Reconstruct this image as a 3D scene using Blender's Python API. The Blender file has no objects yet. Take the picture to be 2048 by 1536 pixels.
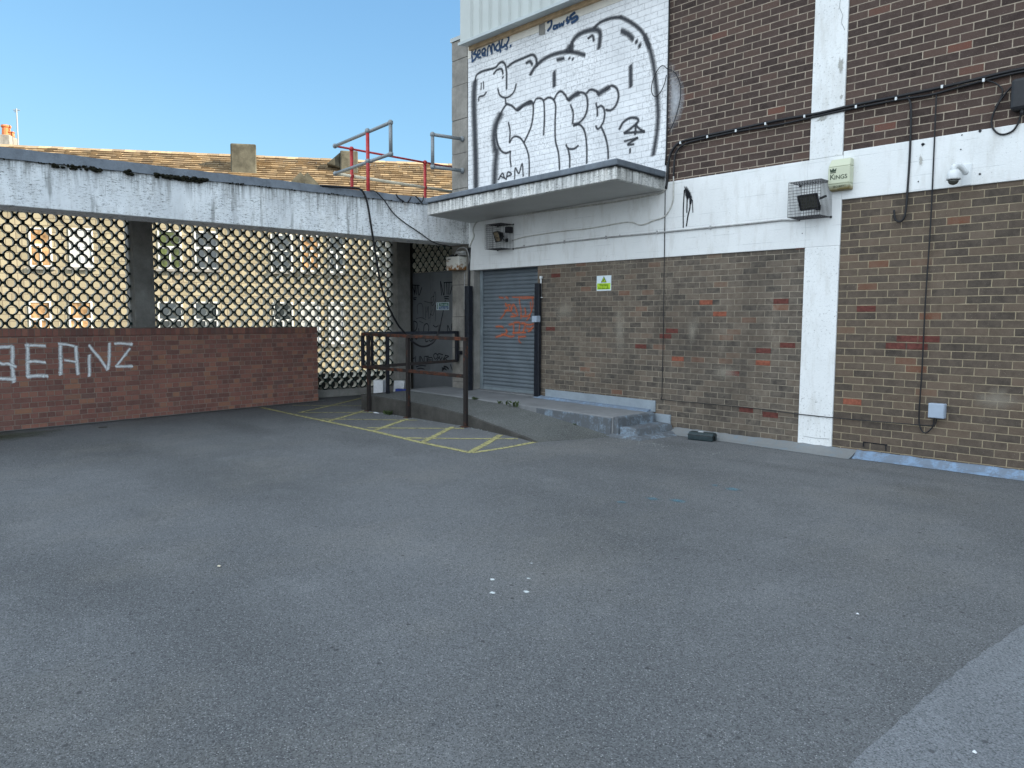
import bpy, bmesh, math, random
from mathutils import Vector, Matrix
random.seed(7)
S = bpy.context.scene
COL = S.collection
# ------------------------------------------------------------------ camera
FPX = 1500.0; H = 1.57
_a = math.atan(1435/FPX)
F0 = Vector((-math.cos(_a), math.sin(_a), 0)); R0 = Vector((math.sin(_a), math.cos(_a), 0)); UP = Vector((0,0,1))
_p = math.atan((768-639.5)/FPX); _r = math.atan(15/3169.)
CF = F0*math.cos(_p) - UP*math.sin(_p)
_cu = F0*math.sin(_p) + UP*math.cos(_p)
CR = R0*math.cos(_r) + _cu*math.sin(_r); CU = _cu*math.cos(_r) - R0*math.sin(_r)
CAM = Vector((0,0,H))
cam = bpy.data.cameras.new('camera'); cam.lens = FPX/2048*36; cam.sensor_width = 36; cam.clip_end = 2000; cam.clip_start = .05
co = bpy.data.objects.new('camera', cam); COL.objects.link(co)
M4 = Matrix((CR, CU, -CF)).transposed().to_4x4(); M4.translation = CAM; co.matrix_world = M4
S.camera = co
# ------------------------------------------------------------------ light
SUN_AZ, SUN_EL = 36., 27.
w = bpy.data.worlds.new('World'); S.world = w; w.use_nodes = True
nt = w.node_tree; bg = nt.nodes['Background']; sky = nt.nodes.new('ShaderNodeTexSky'); sky.sky_type = 'NISHITA'; sky.sun_disc = False
sky.sun_elevation = math.radians(SUN_EL); sky.sun_rotation = math.radians(90-SUN_AZ); sky.air_density = 1.0; sky.dust_density = 0.6; sky.ozone_density = 1.5
# soft shoulder on the bright horizon band, the way the phone's exposure holds it
_sp = nt.nodes.new('ShaderNodeSeparateColor'); _cb = nt.nodes.new('ShaderNodeCombineColor'); nt.links.new(sky.outputs[0], _sp.inputs[0])
for _i, (_m, _g) in enumerate(((.95, .27), (1.5, .38), (1.9, .45))):
    _x = nt.nodes.new('ShaderNodeMath'); _x.operation = 'MULTIPLY'; nt.links.new(_sp.outputs[_i], _x.inputs[0]); _x.inputs[1].default_value = _g
    _d = nt.nodes.new('ShaderNodeMath'); _d.operation = 'DIVIDE'; nt.links.new(_x.outputs[0], _d.inputs[0]); _d.inputs[1].default_value = _m
    _q = nt.nodes.new('ShaderNodeMath'); _q.operation = 'POWER'; nt.links.new(_d.outputs[0], _q.inputs[0]); _q.inputs[1].default_value = 2
    _a1 = nt.nodes.new('ShaderNodeMath'); _a1.operation = 'ADD'; nt.links.new(_q.outputs[0], _a1.inputs[0]); _a1.inputs[1].default_value = 1
    _s1 = nt.nodes.new('ShaderNodeMath'); _s1.operation = 'SQRT'; nt.links.new(_a1.outputs[0], _s1.inputs[0])
    _r1 = nt.nodes.new('ShaderNodeMath'); _r1.operation = 'DIVIDE'; nt.links.new(_x.outputs[0], _r1.inputs[0]); nt.links.new(_s1.outputs[0], _r1.inputs[1])
    nt.links.new(_r1.outputs[0], _cb.inputs[_i])
# added sky glow, out of view behind and above camera, lifts the shaded yard
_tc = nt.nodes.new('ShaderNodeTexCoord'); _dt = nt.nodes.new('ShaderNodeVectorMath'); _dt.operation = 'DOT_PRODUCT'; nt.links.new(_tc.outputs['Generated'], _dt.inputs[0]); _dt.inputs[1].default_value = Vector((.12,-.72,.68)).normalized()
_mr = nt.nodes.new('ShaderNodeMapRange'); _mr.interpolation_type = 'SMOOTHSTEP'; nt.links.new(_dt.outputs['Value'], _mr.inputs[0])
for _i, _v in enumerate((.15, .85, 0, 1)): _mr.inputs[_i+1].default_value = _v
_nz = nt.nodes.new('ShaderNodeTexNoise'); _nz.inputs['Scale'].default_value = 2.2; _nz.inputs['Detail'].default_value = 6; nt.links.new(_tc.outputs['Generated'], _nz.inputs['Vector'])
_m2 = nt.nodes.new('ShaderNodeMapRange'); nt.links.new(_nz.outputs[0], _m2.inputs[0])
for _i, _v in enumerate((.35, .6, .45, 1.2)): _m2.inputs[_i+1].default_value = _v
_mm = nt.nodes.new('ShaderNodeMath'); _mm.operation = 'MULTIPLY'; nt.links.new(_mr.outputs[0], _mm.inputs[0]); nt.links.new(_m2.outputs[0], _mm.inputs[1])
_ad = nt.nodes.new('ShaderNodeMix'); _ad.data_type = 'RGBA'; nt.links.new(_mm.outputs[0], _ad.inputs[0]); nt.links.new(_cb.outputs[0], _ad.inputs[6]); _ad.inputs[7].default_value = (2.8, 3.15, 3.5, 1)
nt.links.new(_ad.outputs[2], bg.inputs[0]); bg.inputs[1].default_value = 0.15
sl = bpy.data.lights.new('sun', 'SUN'); sl.energy = 3.4; sl.angle = math.radians(.6); sl.color = (1, .90, .73)
so = bpy.data.objects.new('sun', sl); COL.objects.link(so)
_s = Vector((math.cos(math.radians(SUN_AZ))*math.cos(math.radians(SUN_EL)), math.sin(math.radians(SUN_AZ))*math.cos(math.radians(SUN_EL)), math.sin(math.radians(SUN_EL))))
so.rotation_euler = _s.to_track_quat('Z', 'Y').to_euler(); so.location = _s*60
S.view_settings.view_transform = 'Standard'; S.view_settings.look = 'None'; S.view_settings.exposure = 2.28; S.view_settings.gamma = 1
try: S.cycles.max_bounces = 8; S.cycles.transparent_max_bounces = 24
except Exception: pass

# ------------------------------------------------------------------ surveying: a photo pixel (2048x1536) seen on a real plane
def ray(x, y): return CF + CR*((x-1024)/FPX) - CU*((y-768)/FPX)
def on(x, y, n, d):
    r = ray(x, y); n = Vector(n); return CAM + r*((d - n.dot(CAM))/n.dot(r))
D = 8.875                                        # the shop wall is the plane y = D
def fw(x, y, d=D): return on(x, y, (0,1,0), d)
def gd(x, y, z=0.): return on(x, y, (0,0,1), z)

# ------------------------------------------------------------------ materials
class N:
    def __init__(s, name, rough=.8, spec=.3, metal=0.):
        s.m = bpy.data.materials.new(name); s.m.use_nodes = True; s.t = s.m.node_tree
        s.b = s.t.nodes['Principled BSDF']; s.b.inputs['Roughness'].default_value = rough
        s.b.inputs['Specular IOR Level'].default_value = spec; s.b.inputs['Metallic'].default_value = metal
        s.tc = s.n('ShaderNodeTexCoord'); s.P = s.tc.outputs['Object']
    def n(s, t, **k):
        o = s.t.nodes.new(t)
        for a, b in k.items(): setattr(o, a, b)
        return o
    def put(s, sock, v):
        if hasattr(v, 'is_output') or isinstance(v, bpy.types.NodeSocket): s.t.links.new(v, sock)
        elif isinstance(v, (tuple, list)) and len(v) == 3 and sock.type == 'RGBA': sock.default_value = (*v, 1)
        else: sock.default_value = v
    def math(s, op, a, b=0., c=None, clamp=False):
        o = s.n('ShaderNodeMath', operation=op, use_clamp=clamp); s.put(o.inputs[0], a); s.put(o.inputs[1], b)
        if c is not None: s.put(o.inputs[2], c)
        return o.outputs[0]
    def mix(s, f, a, b, mode='MIX'):
        o = s.n('ShaderNodeMix', data_type='RGBA', blend_type=mode); s.put(o.inputs[0], f); s.put(o.inputs[6], a); s.put(o.inputs[7], b); return o.outputs[2]
    def noise(s, scale, det=4, rough=.55, vec=None, stretch=None, dist=0.):
        v = vec or s.P
        if stretch:
            m = s.n('ShaderNodeMapping'); m.inputs['Scale'].default_value = stretch; s.put(m.inputs[0], v); v = m.outputs[0]
        o = s.n('ShaderNodeTexNoise'); s.put(o.inputs['Vector'], v); o.inputs['Scale'].default_value = scale
        o.inputs['Detail'].default_value = det; o.inputs['Roughness'].default_value = rough; o.inputs['Distortion'].default_value = dist
        return o.outputs[0]
    def vor(s, scale, feature='F1', out='Distance', vec=None):
        o = s.n('ShaderNodeTexVoronoi', feature=feature); s.put(o.inputs['Vector'], vec or s.P); o.inputs['Scale'].default_value = scale; return o.outputs[out]
    def step(s, v, lo, hi, a=0., b=1.):
        o = s.n('ShaderNodeMapRange'); s.put(o.inputs[0], v)
        for i, x in enumerate((lo, hi, a, b)): o.inputs[i+1].default_value = x
        return o.outputs[0]
    def ramp(s, v, stops, interp='LINEAR'):
        o = s.n('ShaderNodeValToRGB'); r = o.color_ramp; r.interpolation = interp
        while len(r.elements) < len(stops): r.elements.new(.5)
        for e, (p, c) in zip(r.elements, stops): e.position = p; e.color = (*c, 1)
        s.put(o.inputs[0], v); return o.outputs[0]
    def sep(s, v=None):
        o = s.n('ShaderNodeSeparateXYZ'); s.put(o.inputs[0], v or s.P); return o.outputs
    def comb(s, x, y, z=0.):
        o = s.n('ShaderNodeCombineXYZ'); s.put(o.inputs[0], x); s.put(o.inputs[1], y); s.put(o.inputs[2], z); return o.outputs[0]
    def col(s, c): s.put(s.b.inputs['Base Color'], c)
    def rough(s, v): s.put(s.b.inputs['Roughness'], v)
    def bump(s, h, strength=.5, dist=.01):
        o = s.n('ShaderNodeBump'); o.inputs['Strength'].default_value = strength; o.inputs['Distance'].default_value = dist
        s.put(o.inputs['Height'], h); s.t.links.new(o.outputs[0], s.b.inputs['Normal'])

def flat(name, c, rough=.6, spec=.3, metal=0., var=.25, scale=8., bump=0.):
    """plain colour broken by grime and mottling"""
    m = N(name, rough, spec, metal); f = m.noise(scale, 6, .6)
    m.col(m.mix(m.step(f, .3, .7), tuple(x*(1-var) for x in c), tuple(min(1, x*(1+var)) for x in c)))
    if bump: m.bump(m.noise(scale*12, 3), .4, bump)
    return m.m

def brick_uv(m, mode, ang=0.):
    x, y, z = m.sep()
    if mode == 'xz': u = x
    elif mode == 'yz': u = y
    else: u = m.math('ADD', m.math('MULTIPLY', x, math.cos(ang)), m.math('MULTIPLY', y, math.sin(ang)))
    n1 = m.noise(55, 2, .5); n2 = m.noise(48, 2, .5, stretch=(1,1,1.7)); n3 = m.noise(1.3, 1); n4 = m.noise(9, 2)
    u2 = m.math('ADD', u, m.math('MULTIPLY_ADD', n1, .006, m.math('MULTIPLY', n4, .006)))
    v2 = m.math('ADD', z, m.math('MULTIPLY_ADD', n2, .0055, m.math('MULTIPLY', n3, .008)))
    return m.comb(u2, v2), u, z

def brickmat(name, bw, rh, ramp, mortar, mode='xz', ang=0., msz=.009, paint=None, squash=1., sfreq=2, soff=.5, off=(0,0), stain=.5, grime=(.03,.028,.026), pale=(.3,.28,.24)):
    m = N(name, .85, .25)
    v, u, z = brick_uv(m, mode, ang)
    mp = m.n('ShaderNodeMapping'); mp.inputs['Location'].default_value = (-off[0], -off[1], 0); m.put(mp.inputs[0], v); v = mp.outputs[0]
    def bt(c1, c2, cm):
        b = m.n('ShaderNodeTexBrick', offset=soff, squash=squash, squash_frequency=sfreq); m.put(b.inputs['Vector'], v)
        b.inputs['Color1'].default_value = (*c1, 1); b.inputs['Color2'].default_value = (*c2, 1); b.inputs['Mortar'].default_value = (*cm, 1)
        b.inputs['Scale'].default_value = 1; b.inputs['Mortar Size'].default_value = msz*.5; b.inputs['Mortar Smooth'].default_value = .25
        b.inputs['Bias'].default_value = 0; b.inputs['Brick Width'].default_value = bw; b.inputs['Row Height'].default_value = rh
        return b
    b = bt((0,0,0), (1,1,1), (.5,.5,.5)); mort = b.outputs['Fac']
    base = m.ramp(b.outputs['Color'], ramp)
    fine = m.noise(90, 5, .7); mid = m.noise(14, 5, .65)
    base = m.mix(m.step(mid, .35, .75, 0, .5), base, m.mix(.5, base, pale))
    base = m.mix(m.step(fine, .45, .8, 0, .45), base, m.mix(.5, base, (.02,.02,.02)))
    chips = m.step(m.vor(38), .13, .06); chips = m.math('MULTIPLY', chips, m.step(m.noise(5, 2), .5, .6))
    base = m.mix(m.math('MULTIPLY', chips, .6), base, (.42,.38,.32))
    mc = m.mix(m.step(m.noise(11, 4), .3, .7), tuple(x*.6 for x in mortar), mortar)
    c = m.mix(mort, base, mc)
    c = m.mix(m.math('MULTIPLY', m.step(m.noise(150, 3, .8), .60, .68), .5), c, (.32,.28,.22)) if not paint else c
    c = m.mix(m.step(m.noise(7, 5, .7), .35, .75, 0, .45), c, m.mix(.6, c, tuple(v*.75 for v in pale)))
    big = m.noise(.9, 5, .6, stretch=(1,1,.55))
    c = m.mix(m.step(big, .52, .75, 0, stain), c, grime)
    c = m.mix(m.math('MULTIPLY', m.step(m.noise(1.7, 6, .7, stretch=(1,1,.35)), .56, .72, 0, stain*.9), m.step(m.noise(30, 3), .35, .6)), c, pale)
    if paint:
        pc = m.mix(m.step(m.noise(3, 6, .7), .3, .7), tuple(x*.86 for x in paint), paint)
        pc = m.mix(m.math('MULTIPLY', mort, m.step(m.noise(16, 3), .35, .65, .1, .75)), pc, tuple(x*.45 for x in paint))
        worn = m.math('MULTIPLY', m.step(m.noise(42, 6, .75), .5, .64), m.step(m.noise(1.1, 3, stretch=(1,1,1.6)), .38, .6, .3, 1))
        pc = m.mix(m.math('MULTIPLY', worn, .62), pc, (.17,.17,.17))
        pc = m.mix(m.step(m.noise(.8, 4, .6), .45, .7, 0, .35), pc, (.40,.41,.42))
        c = pc
    m.col(c)
    hgt = m.math('ADD', m.math('MULTIPLY', m.math('SUBTRACT', 1, mort), .8), m.math('MULTIPLY', m.noise(120, 4, .7), .35))
    m.bump(hgt, 1. if not paint else .8, .009)
    return m.m

def white_paint(name, c=(.80,.80,.78), streak=0., chips=.3, boards=False, under=(.17,.165,.15), ztop=None, slope=None):
    m = N(name, .65, .3)
    base = m.mix(m.step(m.noise(2.2, 5, .6), .3, .7), tuple(x*.9 for x in c), c)
    base = m.mix(m.step(m.noise(9, 6, .7, stretch=(1,1,.25)), .50, .78, 0, .5), base, (.48,.46,.41))
    ch = m.math('MULTIPLY', m.step(m.noise(34, 8, .8), .60-.03*chips, .65), m.step(m.noise(1.6, 4, .6), .56-.16*chips, .62))
    base = m.mix(m.math('MULTIPLY', ch, .9), base, under)
    sp = m.math('MULTIPLY', m.step(m.vor(30), .16, .08), m.step(m.noise(4, 3), .5, .62))
    base = m.mix(m.math('MULTIPLY', sp, min(1, .3+streak)), base, (.13,.13,.12))
    x, y, z = m.sep()
    if streak:
        # height below the felt capping, which runs slightly out of level
        ax, k0, k1 = slope; zt = m.math('MULTIPLY_ADD', (x if ax == 'x' else y), k1, k0); dz = m.math('SUBTRACT', zt, z)
        base = m.mix(m.math('MULTIPLY', m.step(m.noise(2.2, 6, .7, stretch=(1,1,.6)), .40, .66), .3*streak), base, (.40,.43,.46))
        reach = m.step(m.noise(3.5, 5, .7, stretch=(1,1,.02)), .35, .7, .04, .62)
        fade = m.math('SUBTRACT', 1, m.math('DIVIDE', dz, reach), clamp=True)
        st = m.step(m.noise(24, 5, .75, stretch=(1,1,.05)), .40, .64); st = m.math('MULTIPLY', st, fade)
        base = m.mix(m.math('MULTIPLY', st, .9*streak, clamp=True), base, (.10,.10,.092))
        st3 = m.math('MULTIPLY', m.step(m.noise(10, 5, .75, stretch=(1,1,.09)), .53, .63), m.step(m.noise(1.2, 3, .6), .40, .54))
        base = m.mix(m.math('MULTIPLY', st3, .6*streak), base, (.16,.16,.15))
        rust = m.math('MULTIPLY', m.step(m.noise(6, 4, .7, stretch=(1,1,.15)), .62, .72), fade)
        base = m.mix(m.math('MULTIPLY', rust, .5), base, (.30,.20,.10))
        fl = m.math('MULTIPLY', m.step(m.noise(30, 7, .85, stretch=(.55,.55,2.6)), .548, .585), m.step(m.noise(1.9, 4, .6), .34, .48))
        base = m.mix(m.math('MULTIPLY', fl, .9*streak), base, (.075,.075,.07))
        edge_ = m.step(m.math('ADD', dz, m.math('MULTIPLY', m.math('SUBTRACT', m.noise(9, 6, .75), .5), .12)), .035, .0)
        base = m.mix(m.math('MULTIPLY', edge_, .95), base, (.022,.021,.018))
    h = m.noise(50, 5, .6)
    if boards:
        ln = m.math('PINGPONG', m.math('ADD', z, m.math('MULTIPLY', m.noise(.8, 2), .02)), .075)
        l = m.step(ln, .0, .004, 1, 0)
        l = m.math('MULTIPLY', l, m.step(m.noise(2.5, 2, stretch=(1,1,4)), .46, .6))
        base = m.mix(m.math('MULTIPLY', l, .5), base, (.3,.32,.33)); h = m.math('SUBTRACT', h, m.math('MULTIPLY', l, .6))
    m.col(base); m.bump(h, .45, .006)
    return m.m

def asphalt(name, c0, c1, speck=.5, worn=0.):
    m = N(name, .9, .25)
    c = m.mix(m.step(m.noise(.55, 6, .6), .3, .7), c0, c1)
    c = m.mix(m.step(m.noise(.33, 3, .5, vec=None, stretch=(1,1.7,1)), .45, .68, 0, .55), c, tuple(x*.62 for x in c0))
    c = m.mix(m.step(m.noise(2.1, 5, .65), .55, .8, 0, .35), c, tuple(min(1, x*1.55) for x in c1))
    c = m.mix(m.step(m.noise(.7, 6, .65, stretch=(1,.7,1)), .5, .75, 0, .5), c, (c1[0]*1.25, c1[1]*1.15, c1[2]*1.0))
    v = m.n('ShaderNodeTexVoronoi'); m.put(v.inputs['Vector'], m.P); v.inputs['Scale'].default_value = 175
    cell = m.sep(v.outputs['Color'])[0]
    c = m.mix(m.math('MULTIPLY', m.step(cell, .35, 0., 0, 1), .7), c, tuple(x*.3 for x in c0))
    c = m.mix(m.math('MULTIPLY', m.step(cell, .55, 1., 0, 1), .35), c, tuple(min(1, x*1.9) for x in c1))
    c = m.mix(m.math('MULTIPLY', m.math('MULTIPLY', m.step(cell, .93, .985), m.step(v.outputs['Distance'], .5, .25)), speck), c, (.50,.50,.48))
    v3 = m.n('ShaderNodeTexVoronoi'); m.put(v3.inputs['Vector'], m.P); v3.inputs['Scale'].default_value = 14
    pit = m.math('MULTIPLY', m.step(m.sep(v3.outputs['Color'])[1], .93, .95), m.step(v3.outputs['Distance'], .22, .12))
    c = m.mix(m.math('MULTIPLY', pit, .7), c, tuple(x*.3 for x in c0))
    m.col(c)
    h = m.math('ADD', m.math('MULTIPLY', m.step(v.outputs['Distance'], 0, .6, 1, 0), .6), m.noise(260, 3, .6))
    h = m.math('ADD', h, m.math('MULTIPLY', m.noise(6, 3), 1.2))
    m.bump(h, .65, .005)
    return m.m

def concrete(name, c, rough=.9, var=.3, speck=.4, scale=3., streak=0.):
    m = N(name, rough, .2)
    b = m.mix(m.step(m.noise(scale, 7, .7), .3, .7), tuple(x*(1-var) for x in c), tuple(min(1, x*(1+var)) for x in c))
    b = m.mix(m.math('MULTIPLY', m.step(m.noise(70, 4, .8), .55, .7), speck), b, tuple(x*.4 for x in c))
    b = m.mix(m.math('MULTIPLY', m.step(m.vor(75), .22, .1), speck*.6), b, tuple(min(1, x*1.8) for x in c))
    if streak: b = m.mix(m.math('MULTIPLY', m.step(m.noise(9, 5, .7, stretch=(1,1,.06)), .5, .7), streak), b, tuple(x*.35 for x in c))
    m.col(b); m.bump(m.noise(60, 6, .75), .6, .008)
    return m.m

def spray(name, c, soft=.35, dense=1., grain=60., wear=.55, wt=.35):
    """a sprayed or brushed line: opaque core, ragged edge, taken from the ribbon's own cross coordinate"""
    m = N(name, .7, .2); uv = m.tc.outputs['UV']; u, v, _ = m.sep(uv)
    a = m.math('ABSOLUTE', v)
    nz = m.math('MULTIPLY', m.math('SUBTRACT', m.noise(grain, 5, .75), .5), 1.1)
    e = m.math('ADD', a, nz)
    al = m.step(e, 1.0, 1.0-soft, 0, dense)
    al = m.math('MULTIPLY', al, m.step(m.noise(grain*.5, 6, .75), wt-.07, wt+.07, wear, 1))
    m.col(m.mix(m.noise(20, 3), tuple(x*.8 for x in c), tuple(min(1, x*1.25) for x in c)))
    m.put(m.b.inputs['Alpha'], al)
    return m.m

dk = [(0,(.050,.043,.038)),(.3,(.078,.064,.054)),(.55,(.098,.078,.062)),(.8,(.118,.090,.068)),(.93,(.135,.108,.085)),(.975,(.155,.100,.070)),(.99,(.15,.075,.05)),(1,(.17,.075,.045))]
def worn_paint(name, c, under, amt=.5):
    m = N(name, .75, .3); a = m.noise(5, 7, .75); b_ = m.noise(38, 5, .75); st = m.noise(14, 5, .7, stretch=(1,1,.12))
    k = m.step(m.math('ADD', m.math('MULTIPLY', a, .6), m.math('MULTIPLY', m.math('ADD', b_, st), .25)), amt+.09, amt-.0)
    c2 = m.mix(m.noise(3, 5), tuple(x*.8 for x in c), tuple(x*1.15 for x in c)); m.col(m.mix(k, m.mix(b_, under, tuple(x*1.5 for x in under)), c2)); m.bump(m.noise(50, 6, .7), .5, .008); return m.m
M = {}
M['brick_low_left'] = brickmat('worn_dark_brick', .212, .0775, dk, (.40,.345,.265), stain=.6, pale=(.33,.28,.22), msz=.0095, grime=(.045,.038,.032))
M['brick_low_right'] = brickmat('brown_brick_low', .224, .083, [(p, (c[0]*.97, c[1]*.91, c[2]*.86)) for p, c in dk], (.42,.345,.23), stain=.35, off=(.05,.02), pale=(.23,.18,.135), msz=.0105, grime=(.05,.04,.03))
up = [(0,(.034,.022,.019)),(.4,(.058,.038,.032)),(.8,(.082,.052,.042)),(.975,(.10,.06,.046)),(1,(.16,.06,.04))]
M['brick_up'] = brickmat('dark_brick_high', .235, .085, up, (.48,.40,.31), stain=.1, off=(.1,.03), pale=(.14,.10,.085), msz=.0125)
M['mural_brick'] = brickmat('white_painted_brick', .225, .0845, up, (.3,.3,.3), paint=(.88,.885,.89), off=(.02,.0), msz=.010)
redr = [(0,(.155,.068,.058)),(.25,(.20,.084,.068)),(.6,(.26,.105,.082)),(.82,(.34,.142,.10)),(.93,(.36,.17,.10)),(1,(.14,.075,.07))]
M['paint_white'] = white_paint('white_masonry_paint', (.80,.81,.80), chips=.25, boards=True)
M['paint_pillar'] = white_paint('white_pillar_paint', (.82,.83,.82), chips=1.5)
M['paint_beam'] = white_paint('stained_white_paint', (.93,.95,.96), streak=1., chips=.8, slope=('y', 3.45-1.85*.095/6.1, .095/6.1))
M['paint_canopy'] = white_paint('canopy_paint', (.80,.79,.75), streak=1.15, chips=1., slope=('x', 3.518+6.09*.0148, .0148))
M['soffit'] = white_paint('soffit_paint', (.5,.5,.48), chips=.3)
M['render'] = white_paint('cream_render', (.74,.70,.62), chips=.1)
M['felt'] = concrete('grey_roof_felt', (.155,.175,.20), var=.25, speck=.25, streak=.3)
M['asphalt'] = asphalt('worn_asphalt', (.110,.114,.117), (.155,.160,.164), .7)
M['asphalt_new'] = asphalt('pale_patch_surface', (.165,.175,.185), (.20,.21,.222), .12)
M['stone'] = concrete('weathered_stone', (.25,.235,.21), var=.35, speck=.5, streak=.45)
M['lichen_stone'] = concrete('lichened_chimney_stone', (.085,.08,.06), var=.6, speck=.6, scale=2.2)
M['conc'] = concrete('grey_concrete', (.27,.26,.24), var=.3, speck=.4, streak=.3)
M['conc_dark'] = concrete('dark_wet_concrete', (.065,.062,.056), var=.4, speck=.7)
M['ramp'] = asphalt('ramp_chippings', (.088,.092,.088), (.135,.14,.135), 1.)
M['platform'] = concrete('platform_screed', (.20,.205,.21), var=.2, speck=.2, scale=2)
M['bluepaint'] = worn_paint('blue_grey_floor_paint', (.20,.255,.31), (.085,.092,.10), .47)
M['bluebright'] = worn_paint('bright_blue_paint', (.20,.29,.41), (.12,.15,.19), .47)
M['fillgrey'] = worn_paint('worn_fillet', (.17,.205,.23), (.15,.155,.155), .46)
M['kerbgrey'] = concrete('fillet_cement', (.21,.22,.215), var=.3, speck=.5)
M['yellow'] = None
M['steel_black'] = flat('black_painted_steel', (.012,.014,.02), .4, .4, 0, .5, 20)
m = N('rusty_rail_paint', .75, .3); k = m.noise(7, 6, .75); r2 = m.noise(45, 4, .7)
m.col(m.mix(m.step(k, .47, .62), (.022,.016,.014), m.mix(r2, (.075,.024,.013), (.14,.045,.02)))); m.bump(r2, .5, .002); M['rust'] = m.m
m = N('dark_rail_paint', .7, .3); k = m.noise(7, 6, .75); r2 = m.noise(45, 4, .7); m.col(m.mix(m.step(k, .56, .66), (.022,.018,.017), m.mix(r2, (.06,.022,.013), (.10,.038,.02)))); m.bump(r2, .5, .002); M['rust_dark'] = m.m
M['galv'] = flat('galvanised_steel', (.22,.24,.25), .5, .5, .3, .2, 30)
M['red_paint'] = flat('red_pole_paint', (.42,.035,.035), .5, .4, 0, .2, 10)
M['sunlit_rail_leaf'] = flat('sunlit_rail_leaf_tan', (.72,.64,.48), .6, .3, 0, .15, 10)  # lower rail's sunlight painted into its pale colour; the leaf shares it
M['cable'] = flat('black_cable', (.010,.010,.012), .5, .4, 0, .3, 30)
M['cable_white'] = flat('white_painted_cable', (.5,.49,.45), .6, .3, 0, .25, 20)
M['conduit'] = flat('grey_conduit', (.36,.36,.35), .6, .3, 0, .25, 20)
M['shutter'] = flat('slate_blue_shutter', (.14,.165,.185), .45, .45, .0, .14, 3, .0005)
M['guide'] = flat('shutter_guide_paint', (.20,.235,.255), .45, .4, 0, .2, 6)
M['door'] = flat('grey_steel_door', (.15,.16,.17), .45, .4, 0, .15, 2.5, .0004)
M['clad'] = flat('grey_metal_cladding', (.44,.47,.45), .5, .4, 0, .06, 2)
M['clad_dark'] = flat('cladding_flashing', (.40,.44,.44), .45, .4, 0, .1, 4)
M['timber'] = flat('pale_timber', (.50,.36,.22), .8, .2, 0, .25, 9)
M['downpipe'] = flat('black_gap', (.012,.012,.012), .8, .1, 0, .3, 9)
M['block_face'] = flat('dark_green_block_paint', (.012,.026,.024), .7, .25, 0, .6, 10)
M['block_bore'] = flat('pale_block_inside', (.62,.59,.50), .85, .2, 0, .3, 10)  # warm tint stands in for light bounced off the house
M['green_dark'] = flat('dark_green_lamp', (.03,.035,.03), .5)
M['black_plastic'] = flat('black_plastic', (.014,.015,.018), .45, .4, 0, .3, 20)
M['white_plastic'] = flat('white_plastic', (.68,.70,.70), .35, .5, 0, .06, 10)
M['grey_box'] = flat('blue_grey_plastic', (.34,.40,.48), .4, .4, 0, .06, 10)
M['glass_dark'] = flat('lamp_glass', (.05,.05,.04), .08, .8, 0, .3, 30)
M['wire'] = flat('dark_mesh_wire', (.02,.018,.022), .5, .4, .3, .3, 30)
M['alarm'] = None
m = N('faded_cream_plastic', .5, .4); z = m.sep()[2]; k = m.math('ADD', z, m.math('MULTIPLY', m.noise(18, 5, .7), .09))
m.col(m.mix(m.step(k, 3.175, 3.13), (.55,.57,.42), m.mix(m.noise(25, 5), (.14,.10,.03), (.30,.24,.10)))); M['alarm'] = m.m
m = N('rusting_white_enamel', .5, .4); k = m.noise(13, 6, .75); z = m.sep()[2]
m.col(m.mix(m.step(m.math('ADD', k, m.step(z, 2.70, 2.45, 0, .26)), .66, .72), (.62,.6,.54), m.mix(m.noise(30, 3), (.10,.035,.01), (.36,.17,.05)))); M['rusty_white'] = m.m
M['sign_white'] = flat('sign_white', (.66,.76,.80), .4, .4, 0, .03, 20)
M['sign_yellow'] = flat('sign_yellow_green', (.42,.62,.03), .4, .4, 0, .08, 20)
M['sign_dark'] = flat('sign_ink', (.03,.05,.03), .5)
M['sign_olive'] = flat('sign_faded_ink', (.13,.24,.01), .5)
M['sign_green'] = flat('sign_green', (.01,.16,.08), .4)
M['sign_blue'] = flat('sign_blue', (.01,.09,.28), .4)
M['litter_white'] = flat('white_card', (.75,.76,.78), .8, .2, 0, .1, 20)
M['litter_blue'] = flat('blue_packet', (.01,.035,.25), .35, .5, 0, .4, 30)
M['moss'] = flat('dark_moss', (.014,.014,.009), .95, .1, 0, .6, 40)
M['weed'] = flat('weed_green', (.05,.075,.025), .8, .2, 0, .4, 30)
M['bait'] = flat('bait_box_plastic', (.018,.032,.036), .45, .4, 0, .3, 30)
M['red_brick_one'] = flat('replacement_red_brick', (.235,.080,.05), .85, .2, 0, .35, 25, .003)
M['brown_brick_one'] = flat('replacement_brown_brick', (.12,.042,.034), .85, .2, 0, .35, 25, .003)
M['white_fr'] = flat('white_window_frame', (.60,.60,.57), .5, .4, 0, .05, 5)
M['pane'] = flat('window_glass', (.025,.03,.03), .06, .8, 0, .3, 1)
M['pane_green'] = flat('glass_with_plants', (.06,.075,.015), .3, .5, 0, .8, 4)
M['pane_pale'] = flat('glass_with_blind', (.42,.42,.40), .4, .5, 0, .2, 1)
M['curtain'] = flat('orange_curtain', (.36,.22,.11), .9, .1, 0, .9, 2.5)
M['pot'] = flat('terracotta_pot', (.55,.17,.07), .8, .2, 0, .2, 6)
M['street'] = concrete('street_ground', (.16,.155,.145), var=.2, speck=.2)
hk = [(0,(.36,.28,.19)),(.5,(.44,.35,.24)),(1,(.52,.42,.29))]
M['spray_black'] = spray('black_spray', (.045,.048,.055), .8, .93)
M['spray_black_soft'] = spray('black_spray_soft', (.04,.043,.05), .95, .9)
M['spray_blue'] = spray('dark_blue_spray', (.03,.07,.15), .5, .95)
M['spray_white'] = spray('white_spray', (.86,.88,.89), .95, 1.0, 38)
M['spray_halo'] = spray('thin_white_overspray', (.50,.51,.53), .9, .75, 30)
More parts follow.
